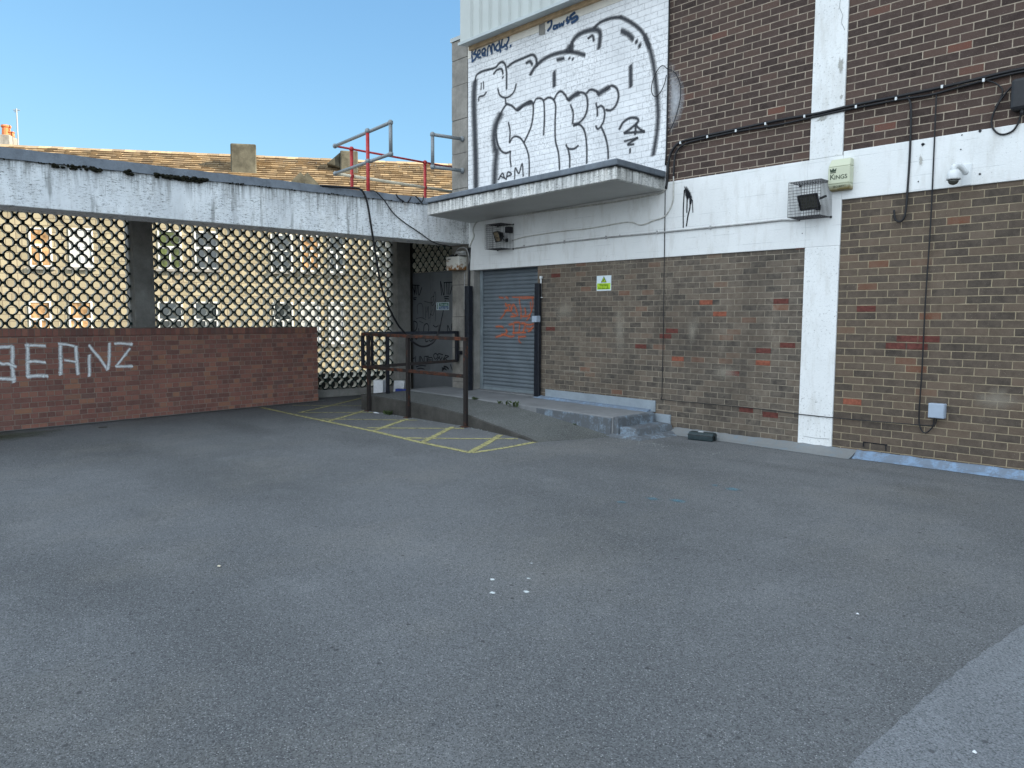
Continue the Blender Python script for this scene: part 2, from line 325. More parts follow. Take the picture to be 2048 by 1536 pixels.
M['spray_orange'] = spray('orange_spray', (.60,.16,.07), .95, .72, 40)
M['marker'] = spray('black_marker', (.006,.008,.012), .4, .95, 90)
M['marker_faint'] = spray('faded_marker', (.02,.026,.032), .7, .6, 90)
M['yellow'] = spray('worn_yellow_paint', (.40,.37,.17), .5, .92, 30, .12, .44)
M['peel'] = spray('bare_concrete_patch', (.42,.41,.37), .6, .8, 60)
M['spot'] = spray('white_paint_spot', (.6,.64,.64), .6, .9, 70)
M['spot_blue'] = spray('blue_paint_spot', (.10,.25,.32), .9, .55, 30)
M['green_stain'] = spray('green_algae', (.07,.08,.045), .9, .7, 4)
M['dark_stain'] = spray('dark_damp_stain', (.06,.06,.06), .98, .13, 3)
M['efflo'] = spray('pale_bloom', (.36,.32,.26), .95, .5, 10)
M['sillpaint'] = concrete('pale_painted_plinth', (.26,.30,.335), var=.15, speck=.3)

# ------------------------------------------------------------------ object helpers
def tag(o, label, cat=None, group=None, kind=None):
    if label: o['label'] = label
    if cat: o['category'] = cat
    if group: o['group'] = group
    if kind: o['kind'] = kind
    return o
def thing(name, label, cat, loc, group=None):
    o = bpy.data.objects.new(name, None); COL.objects.link(o); o.location = loc; o.empty_display_size = .1
    return tag(o, label, cat, group)
class MB:
    """collects shapes in world metres, then links them as ONE mesh object"""
    def __init__(s): s.v = []; s.f = []; s.mi = []; s.uv = {}; s.cur = 0
    def add(s, vs, fs):
        o = len(s.v); s.v += [tuple(v) for v in vs]
        for f in fs: s.f.append([o+i for i in f]); s.mi.append(s.cur)
        return s
    def hexa(s, p):      # p: 4 bottom (ccw from above) + 4 top
        return s.add(p, [(3,2,1,0),(4,5,6,7),(0,1,5,4),(1,2,6,5),(2,3,7,6),(3,0,4,7)])
    def box(s, x0, x1, y0, y1, z0, z1):
        x0, x1 = sorted((x0,x1)); y0, y1 = sorted((y0,y1)); z0, z1 = sorted((z0,z1))
        return s.hexa([(x0,y0,z0),(x1,y0,z0),(x1,y1,z0),(x0,y1,z0),(x0,y0,z1),(x1,y0,z1),(x1,y1,z1),(x0,y1,z1)])
    def obox(s, c, ax, ay, az):   # centre and three half-axes
        c, ax, ay, az = map(Vector, (c, ax, ay, az))
        return s.hexa([c-ax-ay-az, c+ax-ay-az, c+ax+ay-az, c-ax+ay-az, c-ax-ay+az, c+ax-ay+az, c+ax+ay+az, c-ax+ay+az])
    def bar(s, a, b, w, h, up=(0,0,1)):
        a, b = Vector(a), Vector(b); d = (b-a).normalized(); up = Vector(up)
        if abs(d.dot(up)) > .99: up = Vector((0,1,0))
        r = d.cross(up).normalized(); u = r.cross(d)
        return s.obox((a+b)/2, (b-a)/2, -r*w/2 if False else r*w/2, u*h/2)
    def tube(s, pts, r, n=8, closed=False):
        P = [Vector(p) for p in pts]; k = len(P); o = len(s.v); prev = None
        for i, p in enumerate(P):
            if closed: d = P[(i+1) % k]-P[i-1]
            else: d = P[min(i+1, k-1)]-P[max(i-1, 0)]
            d.normalize()
            if prev is None:
                a = Vector((0,0,1)) if abs(d.z) < .9 else Vector((1,0,0)); e = d.cross(a).normalized()
            else: e = (prev - d*prev.dot(d)).normalized()
            prev = e; g = d.cross(e); rr = r[i] if isinstance(r, (list, tuple)) else r
            for j in range(n):
                t = 2*math.pi*j/n; s.v.append(tuple(p + e*math.cos(t)*rr + g*math.sin(t)*rr))
        for i in range(k if closed else k-1):
            for j in range(n):
                a = o+i*n+j; b = o+i*n+(j+1) % n; c = o+((i+1) % k)*n+(j+1) % n; d = o+((i+1) % k)*n+j
                s.f.append([a, b, c, d]); s.mi.append(s.cur)
        if not closed:
            s.f.append([o+j for j in range(n)][::-1]); s.mi.append(s.cur); s.f.append([o+(k-1)*n+j for j in range(n)]); s.mi.append(s.cur)
        return s
    def lathe(s, c, prof, n=16, axis=(0,0,1)):   # prof: (radius, height)
        ax = Vector(axis).normalized(); a = Vector((1,0,0)) if abs(ax.x) < .9 else Vector((0,1,0)); e = ax.cross(a).normalized(); g = ax.cross(e); c = Vector(c)
        o = len(s.v)
        for r, h in prof:
            for j in range(n):
                t = 2*math.pi*j/n; s.v.append(tuple(c + ax*h + e*math.cos(t)*r + g*math.sin(t)*r))
        for i in range(len(prof)-1):
            for j in range(n):
                s.f.append([o+i*n+j, o+i*n+(j+1) % n, o+(i+1)*n+(j+1) % n, o+(i+1)*n+j]); s.mi.append(s.cur)
        s.f.append([o+j for j in range(n)][::-1]); s.mi.append(s.cur); s.f.append([o+(len(prof)-1)*n+j for j in range(n)]); s.mi.append(s.cur)
        return s
    def prism(s, pts, d):   # planar polygon extruded by vector d
        P = [Vector(p) for p in pts]; d = Vector(d); k = len(P)
        return s.add(P+[p+d for p in P], [list(range(k))[::-1], [k+i for i in range(k)]] + [[i, (i+1) % k, k+(i+1) % k, k+i] for i in range(k)])
    def build(s, name, mats, parent=None, label=None, bevel=0., smooth=False, **kw):
        me = bpy.data.meshes.new(name); me.from_pydata(s.v, [], s.f)
        if not isinstance(mats, (list, tuple)): mats = [mats]
        for m_ in mats: me.materials.append(m_)
        for p, i in zip(me.polygons, s.mi): p.material_index = i
        if s.uv:
            ul = me.uv_layers.new(name='UVMap')
            for l in me.loops: ul.data[l.index].uv = s.uv.get(l.vertex_index, (0,0))
        bm = bmesh.new(); bm.from_mesh(me); bmesh.ops.recalc_face_normals(bm, faces=bm.faces) if not s.uv else None; bm.to_mesh(me); bm.free()
        if smooth:
            for p in me.polygons: p.use_smooth = True
        o = bpy.data.objects.new(name, me); COL.objects.link(o)
        if parent is not None:
            o.parent = parent; o.matrix_parent_inverse = Matrix.Translation(-base(parent))
        if bevel:
            b = o.modifiers.new('bevel', 'BEVEL'); b.width = bevel; b.segments = 2; b.limit_method = 'ANGLE'; b.angle_limit = .6
        return tag(o, label, **kw)
def base(o):     # where a thing's own origin stands in the world (mesh parts are built in world metres)
    return Vector(o.location) if o.parent is None else Vector((0,0,0))
def child(mb, name, mats, parent, **kw): return mb.build(name, mats, parent, **kw)

def catmull(P, sub=6):
    P = [Vector(p) for p in P]
    if len(P) < 3: return [P[0].lerp(P[-1], t/(sub)) for t in range(sub+1)]
    Q = [P[0]*2-P[1]] + P + [P[-1]*2-P[-2]]; out = []
    for i in range(1, len(Q)-2):
        for t in range(sub):
            u = t/sub; a, b, c, d = Q[i-1:i+3]
            out.append(.5*((2*b) + (c-a)*u + (2*a-5*b+4*c-d)*u*u + (3*b-a-3*c+d)*u**3))
    out.append(P[-1]); return out
_off = [0]
def ribbon(mb, pts, w, nrm, smooth=True, sub=6, ends=True):
    """a flat painted line lying on a surface; w full width in metres (number or list per point)"""
    nrm = Vector(nrm).normalized(); W = w if isinstance(w, (list, tuple)) else [w]*len(pts)
    n0 = len(pts)
    if smooth and n0 > 2:
        Q = catmull(pts, sub); Wq = [W[min(int(i/sub), n0-1)]*(1-(i % sub)/sub) + W[min(int(i/sub)+1, n0-1)]*((i % sub)/sub) for i in range(len(Q))]
    else: Q = [Vector(p) for p in pts]; Wq = W
    if ends:  # rounded cap length
        d0 = (Q[0]-Q[1]).normalized()*Wq[0]*.35; d1 = (Q[-1]-Q[-2]).normalized()*Wq[-1]*.35
        Q = [Q[0]+d0]+Q+[Q[-1]+d1]; Wq = [Wq[0]]+list(Wq)+[Wq[-1]]
    _off[0] = (_off[0]+1) % 9; lift = .0025+_off[0]*.0004; L = 0; o = len(mb.v); k = len(Q)
    for i, p in enumerate(Q):
        d = (Q[min(i+1, k-1)]-Q[max(i-1, 0)]).normalized(); sd = d.cross(nrm).normalized()
        if i: L += (Q[i]-Q[i-1]).length
        for j, v in ((-1,-1.),(0,0.),(1,1.)):
            cap = 1.0 if ends and i in (0, k-1) else abs(v)
            mb.v.append(tuple(p + sd*(Wq[i]*.5*v*1.15) + nrm*(lift+i*.00001))); mb.uv[o+i*3+j+1] = (L, cap)
    for i in range(k-1):
        for j in (0,1):
            a = o+i*3+j; mb.f.append([a, a+1, a+4, a+3]); mb.mi.append(mb.cur)
def patch(mb, pts, nrm, lift=None):
    """a filled painted patch, ragged edge: fan from its centre, edge coordinate 0..1"""
    nrm = Vector(nrm).normalized(); _off[0] = (_off[0]+1) % 9; lift = .0025+_off[0]*.0004 if lift is None else lift
    P = [Vector(p)+nrm*lift for p in pts]; c = sum(P, Vector())/len(P); o = len(mb.v); mb.v.append(tuple(c)); mb.uv[o] = (0, 0)
    for i, p in enumerate(P): mb.v.append(tuple(p)); mb.uv[o+1+i] = (0, 1.)
    for i in range(len(P)): mb.f.append([o, o+1+i, o+1+(i+1) % len(P)]); mb.mi.append(mb.cur)
def text(name, s, p, right, upv, size, mat, parent, width=None, depth=.0015, bold=0.):
    cu = bpy.data.curves.new(name, 'FONT'); cu.body = s; cu.size = size; cu.extrude = depth; cu.offset = bold; cu.align_x = 'CENTER'; cu.align_y = 'CENTER'
    o = bpy.data.objects.new(name, cu); COL.objects.link(o)
    dg = bpy.context.evaluated_depsgraph_get(); me = bpy.data.meshes.new_from_object(o.evaluated_get(dg)); bpy.data.objects.remove(o)
    r, u = Vector(right).normalized(), Vector(upv).normalized(); n = r.cross(u); xs = [v.co.x for v in me.vertices]
    k = (width/(max(xs)-min(xs))) if width else 1.; p = Vector(p)
    for v in me.vertices: v.co = p + r*v.co.x*k + u*v.co.y + n*v.co.z
    me.materials.append(mat); t = bpy.data.objects.new(name, me); COL.objects.link(t)
    t.parent = parent; t.matrix_parent_inverse = Matrix.Translation(-base(parent)); return t
FN = (0,-1,0)     # the shop wall faces -y

# ================================================================== THE GROUND
mb = MB(); mb.box(-13.75, 34, -34, D+.3, -.35, 0); mb.box(-13.75, -10.4, D+.3, 10.3, -.35, 0); deck = mb.build('yard', M['asphalt'], kind='structure')
mb = MB(); mb.add([(-1500,-1500,-3.6),(1500,-1500,-3.6),(1500,1500,-3.6),(-1500,1500,-3.6)], [(0,1,2,3)]); mb.build('street_ground', M['street'], kind='structure')
# newer pale surface in the corner by the camera
edge = [(-1.03,-3),(-1.02,.5),(-1.01,1.9),(-1.008,2.35),(-1.0,2.6),(-.995,2.9),(-.985,3.3),(-.955,3.8),(-.92,4.2),(-.887,4.54),(-.84,4.95),(-.8,5.3)]
rnd = random.Random(3); E2 = []
for a, b in zip(edge, edge[1:]):
    for t in range(10): E2.append((a[0]+(b[0]-a[0])*t/10+rnd.uniform(-.006,.006), a[1]+(b[1]-a[1])*t/10))
mb = MB(); P = [(x, y, .004) for x, y in E2]+[(6,5.3,.004),(6,-3,.004)]
mb.add(P, [list(range(len(P)))]); mb.build('resurfaced_patch', M['asphalt_new'], kind='structure')
# yellow hatching
def gline(mbx, px, w, z=.0): ribbon(mbx, [gd(x, y, z) for x, y in px], w, (0,0,1), smooth=False, ends=False)
mb = MB()
for i, (px, wd) in enumerate([([(522,815),(600,832),(744,862),(846,886),(943,906)], .10), ([(943,906),(1010,896),(1072,884)], .095),
        ([(585,811),(655,811.5),(725,812)], .07), ([(600,825.5),(680,825.5),(746,825.5)], .08), ([(641,838.5),(740,839.5),(834,841)], .085),
        ([(734,856),(830,857),(928,857.5)], .09), ([(813,876.5),(925,878),(1036,878)], .095),
        ([(597,826),(660,812),(725,796)], .09), ([(652,844),(690,833),(730,821)], .095), ([(746,862),(780,850),(815,838)], .10), ([(846,884),(874,870),(905,854)], .10), ([(942,904),(972,888),(1001,870)], .105)]):
    _off[0] = i % 9; gline(mb, px, wd)
mb.build('yellow_hatching', M['yellow'], kind='structure')
# paint spots and stains that belong to the surface
mb = MB()
def blob(mbx, c, rx, ry, nrm=(0,0,1), u=(1,0,0), v=(0,1,0), n=18, jit=.25, seed=1):
    r = random.Random(seed); c = Vector(c); u = Vector(u); v = Vector(v)
    patch(mbx, [c+u*math.cos(t*2*math.pi/n)*rx*(1+r.uniform(-jit,jit))+v*math.sin(t*2*math.pi/n)*ry*(1+r.uniform(-jit,jit)) for t in range(n)], nrm)
for i, (x, y, r) in enumerate([(985,1160,.024),(1057,1158,.018),(985,1187,.026),(1053,1185,.026),(1063,1128,.012)]): blob(mb, gd(x, y), r, r*.85, seed=i)
mb.build('paint_spot', M['spot'], kind='structure')
mb = MB()
for i, (x, y, r) in enumerate([(1356,1002,.10),(1430,971,.05),(1305,998,.08),(1465,979,.10),(1245,1005,.06)]): blob(mb, gd(x, y), r, r*.7, seed=i+9)
mb.build('blue_paint_stain', M['spot_blue'], kind='structure')
mb = MB(); blob(mb, (-11.7,1.75,0), .55, 1.0, seed=4, n=24); blob(mb, (-11.2,1.1,0), .4, .7, seed=5); mb.build('algae_stain', M['green_stain'], kind='structure')
mb = MB()
for i, (x, y, rx, ry) in enumerate([(-2.9,8.15,1.1,.16),(-3.6,7.6,.9,.25),(-7.8,5.4,1.6,.5),(-9.5,2.9,1.3,.5),(-2.3,7.6,.5,.3),(-5.4,8.1,.7,.3),(-10.5,4.6,1.5,.3)]): blob(mb, (x,y,0), rx, ry, seed=i+30, n=26)
mb.build('damp_stain', M['dark_stain'], kind='structure')
# leading concrete strip under the red wall, drain hole
b0 = gd(0,864); b1 = gd(637,802); bd = (b1-b0).normalized(); bn = Vector((bd.y, -bd.x, 0))     # bn faces the yard
mb = MB(); rr = random.Random(5); A = b0-bd*4; L = (b1-A).length+.12; top = []
n = 60
for i in range(n+1):
    q = A+bd*L*i/n; top.append(q+bn*(.085+rr.uniform(-.012,.012)))
P = [(p.x,p.y,.012) for p in top]+[(q.x,q.y,.012) for q in (A+bd*L, A)]
mb.add(P, [list(range(len(P)))]); mb.build('concrete_strip', M['kerbgrey'], kind='structure')

# ================================================================== RAMP, PLATFORM, STEPS
t = thing('access_ramp', 'rough concrete ramp rising beside the yellow hatching behind the rusty handrail', 'ramp', (-9,7.5,0))
RP = [(-6.68,6.86,.004,-6.30,.006),(-7.05,6.95,.035,-6.85,.078),(-7.6,7.03,.088,-7.5,.160),(-8.4,7.135,.168,-8.37,.250),(-9.2,7.14,.212,-9.2,.268),(-9.9,7.14,.240,-9.9,.275),(-11.14,7.14,.252,-11.14,.28)]
mb = MB()
for a, b in zip(RP, RP[1:]):
    mb.hexa([(b[0],b[1],-.02),(a[0],a[1],-.02),(a[3],8.0,-.02),(b[3],8.0,-.02),(b[0],b[1],b[2]),(a[0],a[1],a[2]),(a[3],8.0,a[4]),(b[3],8.0,b[4])])
child(mb, 'ramp_slab', M['ramp'], t)
mb = MB()
for a, b in zip(RP, RP[1:]):
    mb.hexa([(b[0],b[1]-.055,-.02),(a[0],a[1]-.055,-.02),(a[0],a[1]-.002,-.02),(b[0],b[1]-.002,-.02),(b[0],b[1]-.055,b[2]+.010),(a[0],a[1]-.055,a[2]+.004),(a[0],a[1]-.002,a[2]+.004),(b[0],b[1]-.002,b[2]+.010)])
mb.box(-11.2,-11.142,7.08,8.0,-.02,.27); child(mb, 'edge_kerb', M['conc_dark'], t, bevel=.008)
t = thing('raised_platform', 'smooth grey concrete platform in front of the roller shutter with painted edge', 'platform', (-8,8.4,0))
mb = MB(); mb.hexa([(-11.14,8.0,-.02),(-6.34,7.96,-.02),(-6.34,D,-.02),(-11.14,D,-.02),(-11.14,8.0,.30),(-6.34,7.96,.262),(-6.34,D,.268),(-11.14,D,.312)])
mb.box(-10.27,-8.68,D+.002,9.3,0,.312); child(mb, 'platform_slab', M['platform'], t, bevel=.012)
mb = MB(); mb.hexa([(-8.3,7.985,.0),(-6.36,7.935,.0),(-6.36,7.958,.0),(-8.3,7.998,.0),(-8.3,7.985,.268),(-6.36,7.935,.244),(-6.36,7.958,.244),(-8.3,7.998,.268)]); child(mb, 'painted_edge', M['bluepaint'], t, bevel=.01)
mb = MB(); mb.hexa([(-8.66,8.77,.29),(-6.36,8.74,.265),(-6.36,8.86,.265),(-8.66,8.86,.29),(-8.66,8.80,.322),(-6.36,8.79,.29),(-6.36,8.86,.30),(-8.66,8.86,.33)]); child(mb, 'blue_margin', M['bluebright'], t)
t = thing('steps', 'low blue-grey painted concrete steps at the right end of the platform', 'steps', (-6.2,8.4,0))
mb = MB(); mb.hexa([(-6.34,7.97,.0),(-6.26,7.97,.0),(-6.22,8.80,.0),(-6.34,8.84,.0),(-6.34,7.97,.268),(-6.27,7.97,.262),(-6.25,8.80,.262),(-6.34,8.84,.268)]); child(mb, 'upper_step', M['bluepaint'], t, bevel=.02)
mb = MB(); mb.hexa([(-6.26,8.0,.0),(-6.0,8.06,.0),(-5.93,8.84,.0),(-6.26,8.86,.0),(-6.26,8.0,.135),(-6.04,8.08,.13),(-5.98,8.82,.13),(-6.26,8.86,.135)]); child(mb, 'lower_step', M['bluepaint'], t, bevel=.02)
mb = MB(); mb.uv = {}; rr = random.Random(11)
P = [(-6.45,7.86),(-6.2,7.84),(-5.95,7.9),(-5.8,8.1),(-5.75,8.4),(-5.7,8.84),(-6.3,8.84),(-6.3,8.0)]
mb.hexa([(-6.42,7.86,0),(-5.86,7.92,0),(-5.76,8.84,0),(-6.2,8.84,0),(-6.35,7.95,.035),(-5.98,8.02,.03),(-5.92,8.84,.04),(-6.2,8.84,.04)]); child(mb, 'paint_skirt', M['bluepaint'], t)

# ================================================================== RED BRICK WALL WITH WHITE LETTERS
ang = math.atan2(bd.y, bd.x)
M['brick_red'] = brickmat('red_brown_brick', .2167, .0762, redr, (.36,.30,.25), mode='dir', ang=ang, msz=.0095, squash=.5, sfreq=2, soff=.25, stain=.4, pale=(.34,.21,.17), grime=(.09,.045,.038))
M['brick_cope'] = brickmat('brick_on_edge', .078, .118, redr, (.20,.17,.145), mode='dir', ang=ang, msz=.008, soff=0., off=(0,1.30), stain=.4, pale=(.2,.14,.12), grime=(.05,.024,.02))
t = thing('low_brick_wall', 'low red-brown brick wall with white BEANZ lettering and brick-on-edge top', 'wall', (b1+b0)/2)
T = .33; e = b1; s0 = b0-bd*5
def slab(mbx, a, b, n0, n1, z0, z1):
    p = [a+bn*n0, b+bn*n0, b+bn*n1, a+bn*n1]; p = [Vector(q) for q in p]
    mbx.add([(q.x,q.y,z0) for q in p]+[(q.x,q.y,z1) for q in p], [(0,1,2,3),(7,6,5,4),(4,5,1,0),(5,6,2,1),(6,7,3,2),(7,4,0,3)])
mb = MB(); slab(mb, s0, e, 0, -T, 0, 1.302); child(mb, 'brickwork', M['brick_red'], t, bevel=.004)
mb = MB(); slab(mb, s0, e, .002, -T-.002, 1.304, 1.415); child(mb, 'coping', M['brick_cope'], t, bevel=.008)
db = bn.dot(b0)
def cw(pts): return [on(x/6.827, 640+y/6.827, bn, db) for x, y in pts]
mb = MB()
for P, wd in [([(-60,395),(0,372),(60,368),(170,362)],.055), ([(165,365),(170,480),(165,600),(172,700),(190,845)],.06), ([(-60,560),(30,600),(110,598),(215,640)],.05), ([(-50,800),(0,800),(90,805),(190,812)],.055), ([(-60,395),(-90,600),(-50,800)],.055),
        ([(370,345),(378,450),(375,600),(380,770)],.06), ([(350,350),(440,345),(545,350),(615,352)],.05), ([(375,570),(480,565),(560,575),(615,578)],.05), ([(370,775),(470,765),(560,760),(645,765)],.06),
        ([(825,345),(822,450),(828,600),(825,745)],.06), ([(800,325),(880,332),(960,345),(1040,370)],.045), ([(1035,365),(1040,480),(1050,600),(1062,740)],.06), ([(880,548),(960,560),(1040,572)],.04),
        ([(1222,480),(1215,560),(1220,660),(1218,765)],.055), ([(1215,345),(1280,430),(1350,510),(1420,610),(1465,680)],.05), ([(1470,675),(1488,560),(1492,440),(1492,320)],.055),
        ([(1565,325),(1640,318),(1720,325),(1800,330)],.05), ([(1770,390),(1710,470),(1640,560),(1585,630)],.045), ([(1580,635),(1660,635),(1740,632),(1805,630)],.05)]:
    ribbon(mb, cw(P), wd*1.05, bn)
for x, y in [(160,635),(185,800),(825,520),(1045,530),(1345,500),(1492,490),(1710,470),(1790,332),(1790,632),(590,765),(375,345),(825,720)]: 
    c = cw([(x,y)])[0]; blob(mb, c, .036, .04, nrm=bn, u=bd, v=UP, seed=x)
child(mb, 'painted_lettering', M['spray_white'], t)
mb = MB(); c = gd(206,855); mb.lathe((c.x,c.y,.001), [(.06,0),(.06,.006),(.045,.007),(.04,.002)], 16); tag(mb.build('drain_cover', M['conc_dark']), 'small round dark drain cover near the foot of the red brick wall', 'drain cover')

# ================================================================== RING BLOCK SCREEN
SX = lambda y: -13.4+.045*(y-7.5)
SCR = thing('ring_block_screen', 'dark green pierced screen of ring blocks between grey concrete pillars', 'screen', (-13.4,5,0))
def ring_panel(name, u0, du, nu, z0, dz, nz, place, depth, parent, umin=None, umax=None, zmin=None, zmax=None, label=None):
    """square lattice of tangent rings joined by webs; place(u, w, z) -> world, w = depth from the face"""
    n = 20; ri, ro = .066, .0885
    vs, fs, mi = [], [], []
    def quadstrip(rin, rout, cu, cz, su, sz):
        o = len(vs)
        for j in range(n):
            a = 2*math.pi*j/n; c_, s_ = math.cos(a), math.sin(a)
            for r_, w_ in ((rin,0),(rout,0),(rin,depth),(rout,depth)): vs.append(place(cu+c_*r_*su, w_, cz+s_*r_*sz))
        for j in range(n):
            a = o+4*j; b = o+4*((j+1) % n)
            fs.extend([(a, a+1, b+1, b), (a+2, b+2, b+3, a+3), (a, b, b+2, a+2), (a+1, a+3, b+3, b+1)]); mi.extend([0, 0, 1, 1])
    def web(u_a, u_b, z_a, z_b):
        o = len(vs)
        for w_ in (0.004, depth-.004):
            for (uu, zz) in ((u_a,z_a),(u_b,z_a),(u_b,z_b),(u_a,z_b)): vs.append(place(uu, w_, zz))
        fs.extend([(o,o+1,o+2,o+3),(o+7,o+6,o+5,o+4),(o,o+4,o+5,o+1),(o+1,o+5,o+6,o+2),(o+2,o+6,o+7,o+3),(o+3,o+7,o+4,o)]); mi.extend([0,0,1,1,1,1])
    su, sz = du/.206, dz/.206
    for i in range(nu):
        for k in range(nz):
            cu_, cz = u0+i*du, z0-k*dz
            quadstrip(ri, ro, cu_, cz, su, sz)
            g = .0855; hw = .022
            web(cu_+g*su, cu_+(du-g*su), cz-hw, cz+hw)
            web(cu_-hw, cu_+hw, cz-(dz-g*sz), cz-g*sz)
    me = bpy.data.meshes.new(name); me.from_pydata([tuple(v) for v in vs], [], fs)
    me.materials.append(M['block_face']); me.materials.append(M['block_bore']); me.polygons.foreach_set('material_index', mi)
    bm = bmesh.new(); bm.from_mesh(me)
    for co_, no_, cl in parent_clips: bmesh.ops.bisect_plane(bm, geom=bm.verts[:]+bm.edges[:]+bm.faces[:], plane_co=co_, plane_no=no_, clear_outer=True)
    bmesh.ops.recalc_face_normals(bm, faces=bm.faces); bm.to_mesh(me); bm.free()
    o = bpy.data.objects.new(name, me); COL.objects.link(o); o.parent = parent; o.matrix_parent_inverse = Matrix.Translation(-base(parent)); return tag(o, label)
pl = lambda u, w_, z: (SX(u)-w_, u, z)
parent_clips = [((0,4.16,0),(0,1,0),1)]
ring_panel('ring_panel', 4.02-.197*26, .197, 28, 3.13+.2065, .2065, 16, pl, .105, SCR)
parent_clips = [((0,4.44,0),(0,-1,0),1), ((0,9.25,0),(0,1,0),1), ((0,0,.155),(0,0,-1),1)]
ring_panel('ring_panel', 4.476, .211, 24, 3.13+.2065, .2065, 16, pl, .105, SCR)
for ya, yb in ((4.13,4.45),(9.24,9.58),(-2.2,-1.9)):
    mb = MB(); x = SX(ya); mb.hexa([(x-.25,ya,0),(x+.16,ya,0),(x+.16,yb,0),(x-.25,yb,0),(x-.25,ya,3.26),(x+.16,ya,3.26),(x+.16,yb,3.26),(x-.25,yb,3.26)]); child(mb, 'pillar', M['conc'], SCR, bevel=.01)
mb = MB(); mb.hexa([(SX(-2)-.2,-2,0),(SX(-2)+.02,-2,0),(SX(9.24)+.02,9.24,0),(SX(9.24)-.2,9.24,0),(SX(-2)-.2,-2,.15),(SX(-2)+.02,-2,.15),(SX(9.24)+.02,9.24,.15),(SX(9.24)-.2,9.24,.15)]); child(mb, 'sill', M['conc'], SCR, bevel=.01)
mb = MB(); mb.hexa([(SX(-6)-.4,-6,-3.6),(SX(-6)-.21,-6,-3.6),(SX(10)-.21,10,-3.6),(SX(10)-.4,10,-3.6),(SX(-6)-.4,-6,.46),(SX(-6)-.21,-6,.46),(SX(10)-.21,10,.46),(SX(10)-.4,10,.46)]); tag(mb.build('outer_parapet', M['conc_dark']), 'low dark parapet just outside the foot of the ring screen', 'parapet')

# ================================================================== ENTRANCE CORNER: doors under more ring blocks
CE = thing('fire_exit_doors', 'pair of tall grey steel fire doors covered in black marker scrawls', 'doors', (-12,9.7,0))
DY = 9.7; xd0, xm, xd1 = -13.28, -12.62, -11.86
for i, (xa, xb) in enumerate(((xd0+.03,xm-.004),(xm+.004,xd1))):
    mb = MB(); mb.box(xa, xb, DY, DY+.05, .03, 2.555); child(mb, 'door_leaf', M['door'], CE, bevel=.003)
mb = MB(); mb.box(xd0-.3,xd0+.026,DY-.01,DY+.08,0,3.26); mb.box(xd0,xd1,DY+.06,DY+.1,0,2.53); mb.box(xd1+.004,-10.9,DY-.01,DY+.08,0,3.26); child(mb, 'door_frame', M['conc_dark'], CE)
parent_clips = [((xd0,0,0),(-1,0,0),1), ((xd1+.1,0,0),(1,0,0),1), ((0,0,2.56),(0,0,-1),1)]
ring_panel('ring_panel', xd0+.1, .206, 9, 3.13+.2065, .2065, 5, lambda u, w_, z: (u, DY+w_, z), .27, CE)
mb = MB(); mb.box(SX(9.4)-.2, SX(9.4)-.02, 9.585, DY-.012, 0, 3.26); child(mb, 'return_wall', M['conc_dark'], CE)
def dq(pts, sc=6.144, ox=800, oy=540): return [fw(ox+x/sc, oy+y/sc, DY) for x, y in pts]
mb = MB(); mf = MB()
for P in [[(145,165),(150,230),(155,300)],[(155,185),(240,190)],[(185,190),(180,300)],[(215,195),(205,300)],[(145,165),(185,280),(190,190)],[(270,215),(235,310),(225,200)],[(165,345),(205,340)],[(170,362),(200,362)],
          [(500,140),(505,220),(515,310)],[(500,140),(540,310),(545,160)],[(540,155),(645,150)],[(575,160),(580,300)],[(605,160),(600,300)],[(615,300),(645,190)],[(545,330),(600,325)],[(550,350),(600,355)],[(560,370),(545,450),(510,620),(485,760)],
          [(170,630),(175,700),(170,760)],[(170,625),(210,650),(205,720),(180,750)],[(230,720),(235,760)],[(290,760),(300,680),(335,660),(355,700),(350,760)],[(410,680),(440,700),(470,685)],[(585,760),(590,680),(625,760),(640,660)],
          [(180,820),(200,850),(220,830)],[(315,830),(320,880),(350,870)],[(360,860),(380,875),(420,845)],
          [(150,1090),(185,1080)],[(155,1050),(150,1140)],[(195,1060),(195,1130),(235,1130),(240,1060)],[(255,1135),(255,1060),(295,1135),(300,1060)],[(310,1062),(355,1060)],[(333,1062),(333,1130)],[(345,1080),(395,1078),(395,1130),(345,1135),(345,1080)],[(350,1105),(390,1105)],
          [(470,1050),(440,1025),(415,1050),(435,1095),(465,1070),(475,1030),(530,1040)],[(490,1060),(445,1130)],[(480,1070),(500,1110),(470,1130)],[(520,1070),(500,1110),(520,1125),(545,1080),(550,1130)],[(560,1045),(545,1100),(560,1130)],[(555,1050),(600,1060),(560,1090),(620,1130)],[(600,1110),(650,1130)],
          [(200,1190),(250,1175),(320,1178)],[(215,1215),(260,1208),(300,1218)],[(620,1160),(645,1230)]]:
    ribbon(mb, dq(P), .022, FN)
for P in [[(105,470),(115,560)],[(110,480),(140,500),(115,520)],[(220,540),(215,440),(245,410),(280,440),(285,590)],[(320,450),(315,590)],[(330,520),(350,450),(355,600),(400,480)],[(370,540),(410,550),(440,430),(435,630)],[(300,385),(400,400),(420,300),(435,270),(440,360),(400,440),(385,350),(420,320)],
          [(200,600),(260,585),(320,610)],[(240,630),(290,650)]]:
    ribbon(mf, dq(P), .02, FN)
P = dq([(512,1190),(560,1195),(590,1240),(545,1215),(515,1260)]); patch(mb, P, FN)
for P in [[(540,1185),(570,1190),(597,1215)]]: ribbon(mb, dq(P), .035, FN)
child(mb, 'marker_scrawl', M['marker'], CE); child(mf, 'faded_scrawl', M['marker_faint'], CE)
sg = thing('fire_exit_sign', 'small green and blue fire exit keep clear sign on the grey doors', 'sign', fw(886,612,DY))
a, b = fw(873.5,605,DY), fw(898.5,619,DY); x0, x1, z1, z0 = a.x, b.x, a.z, b.z-.01; yy = DY-.012
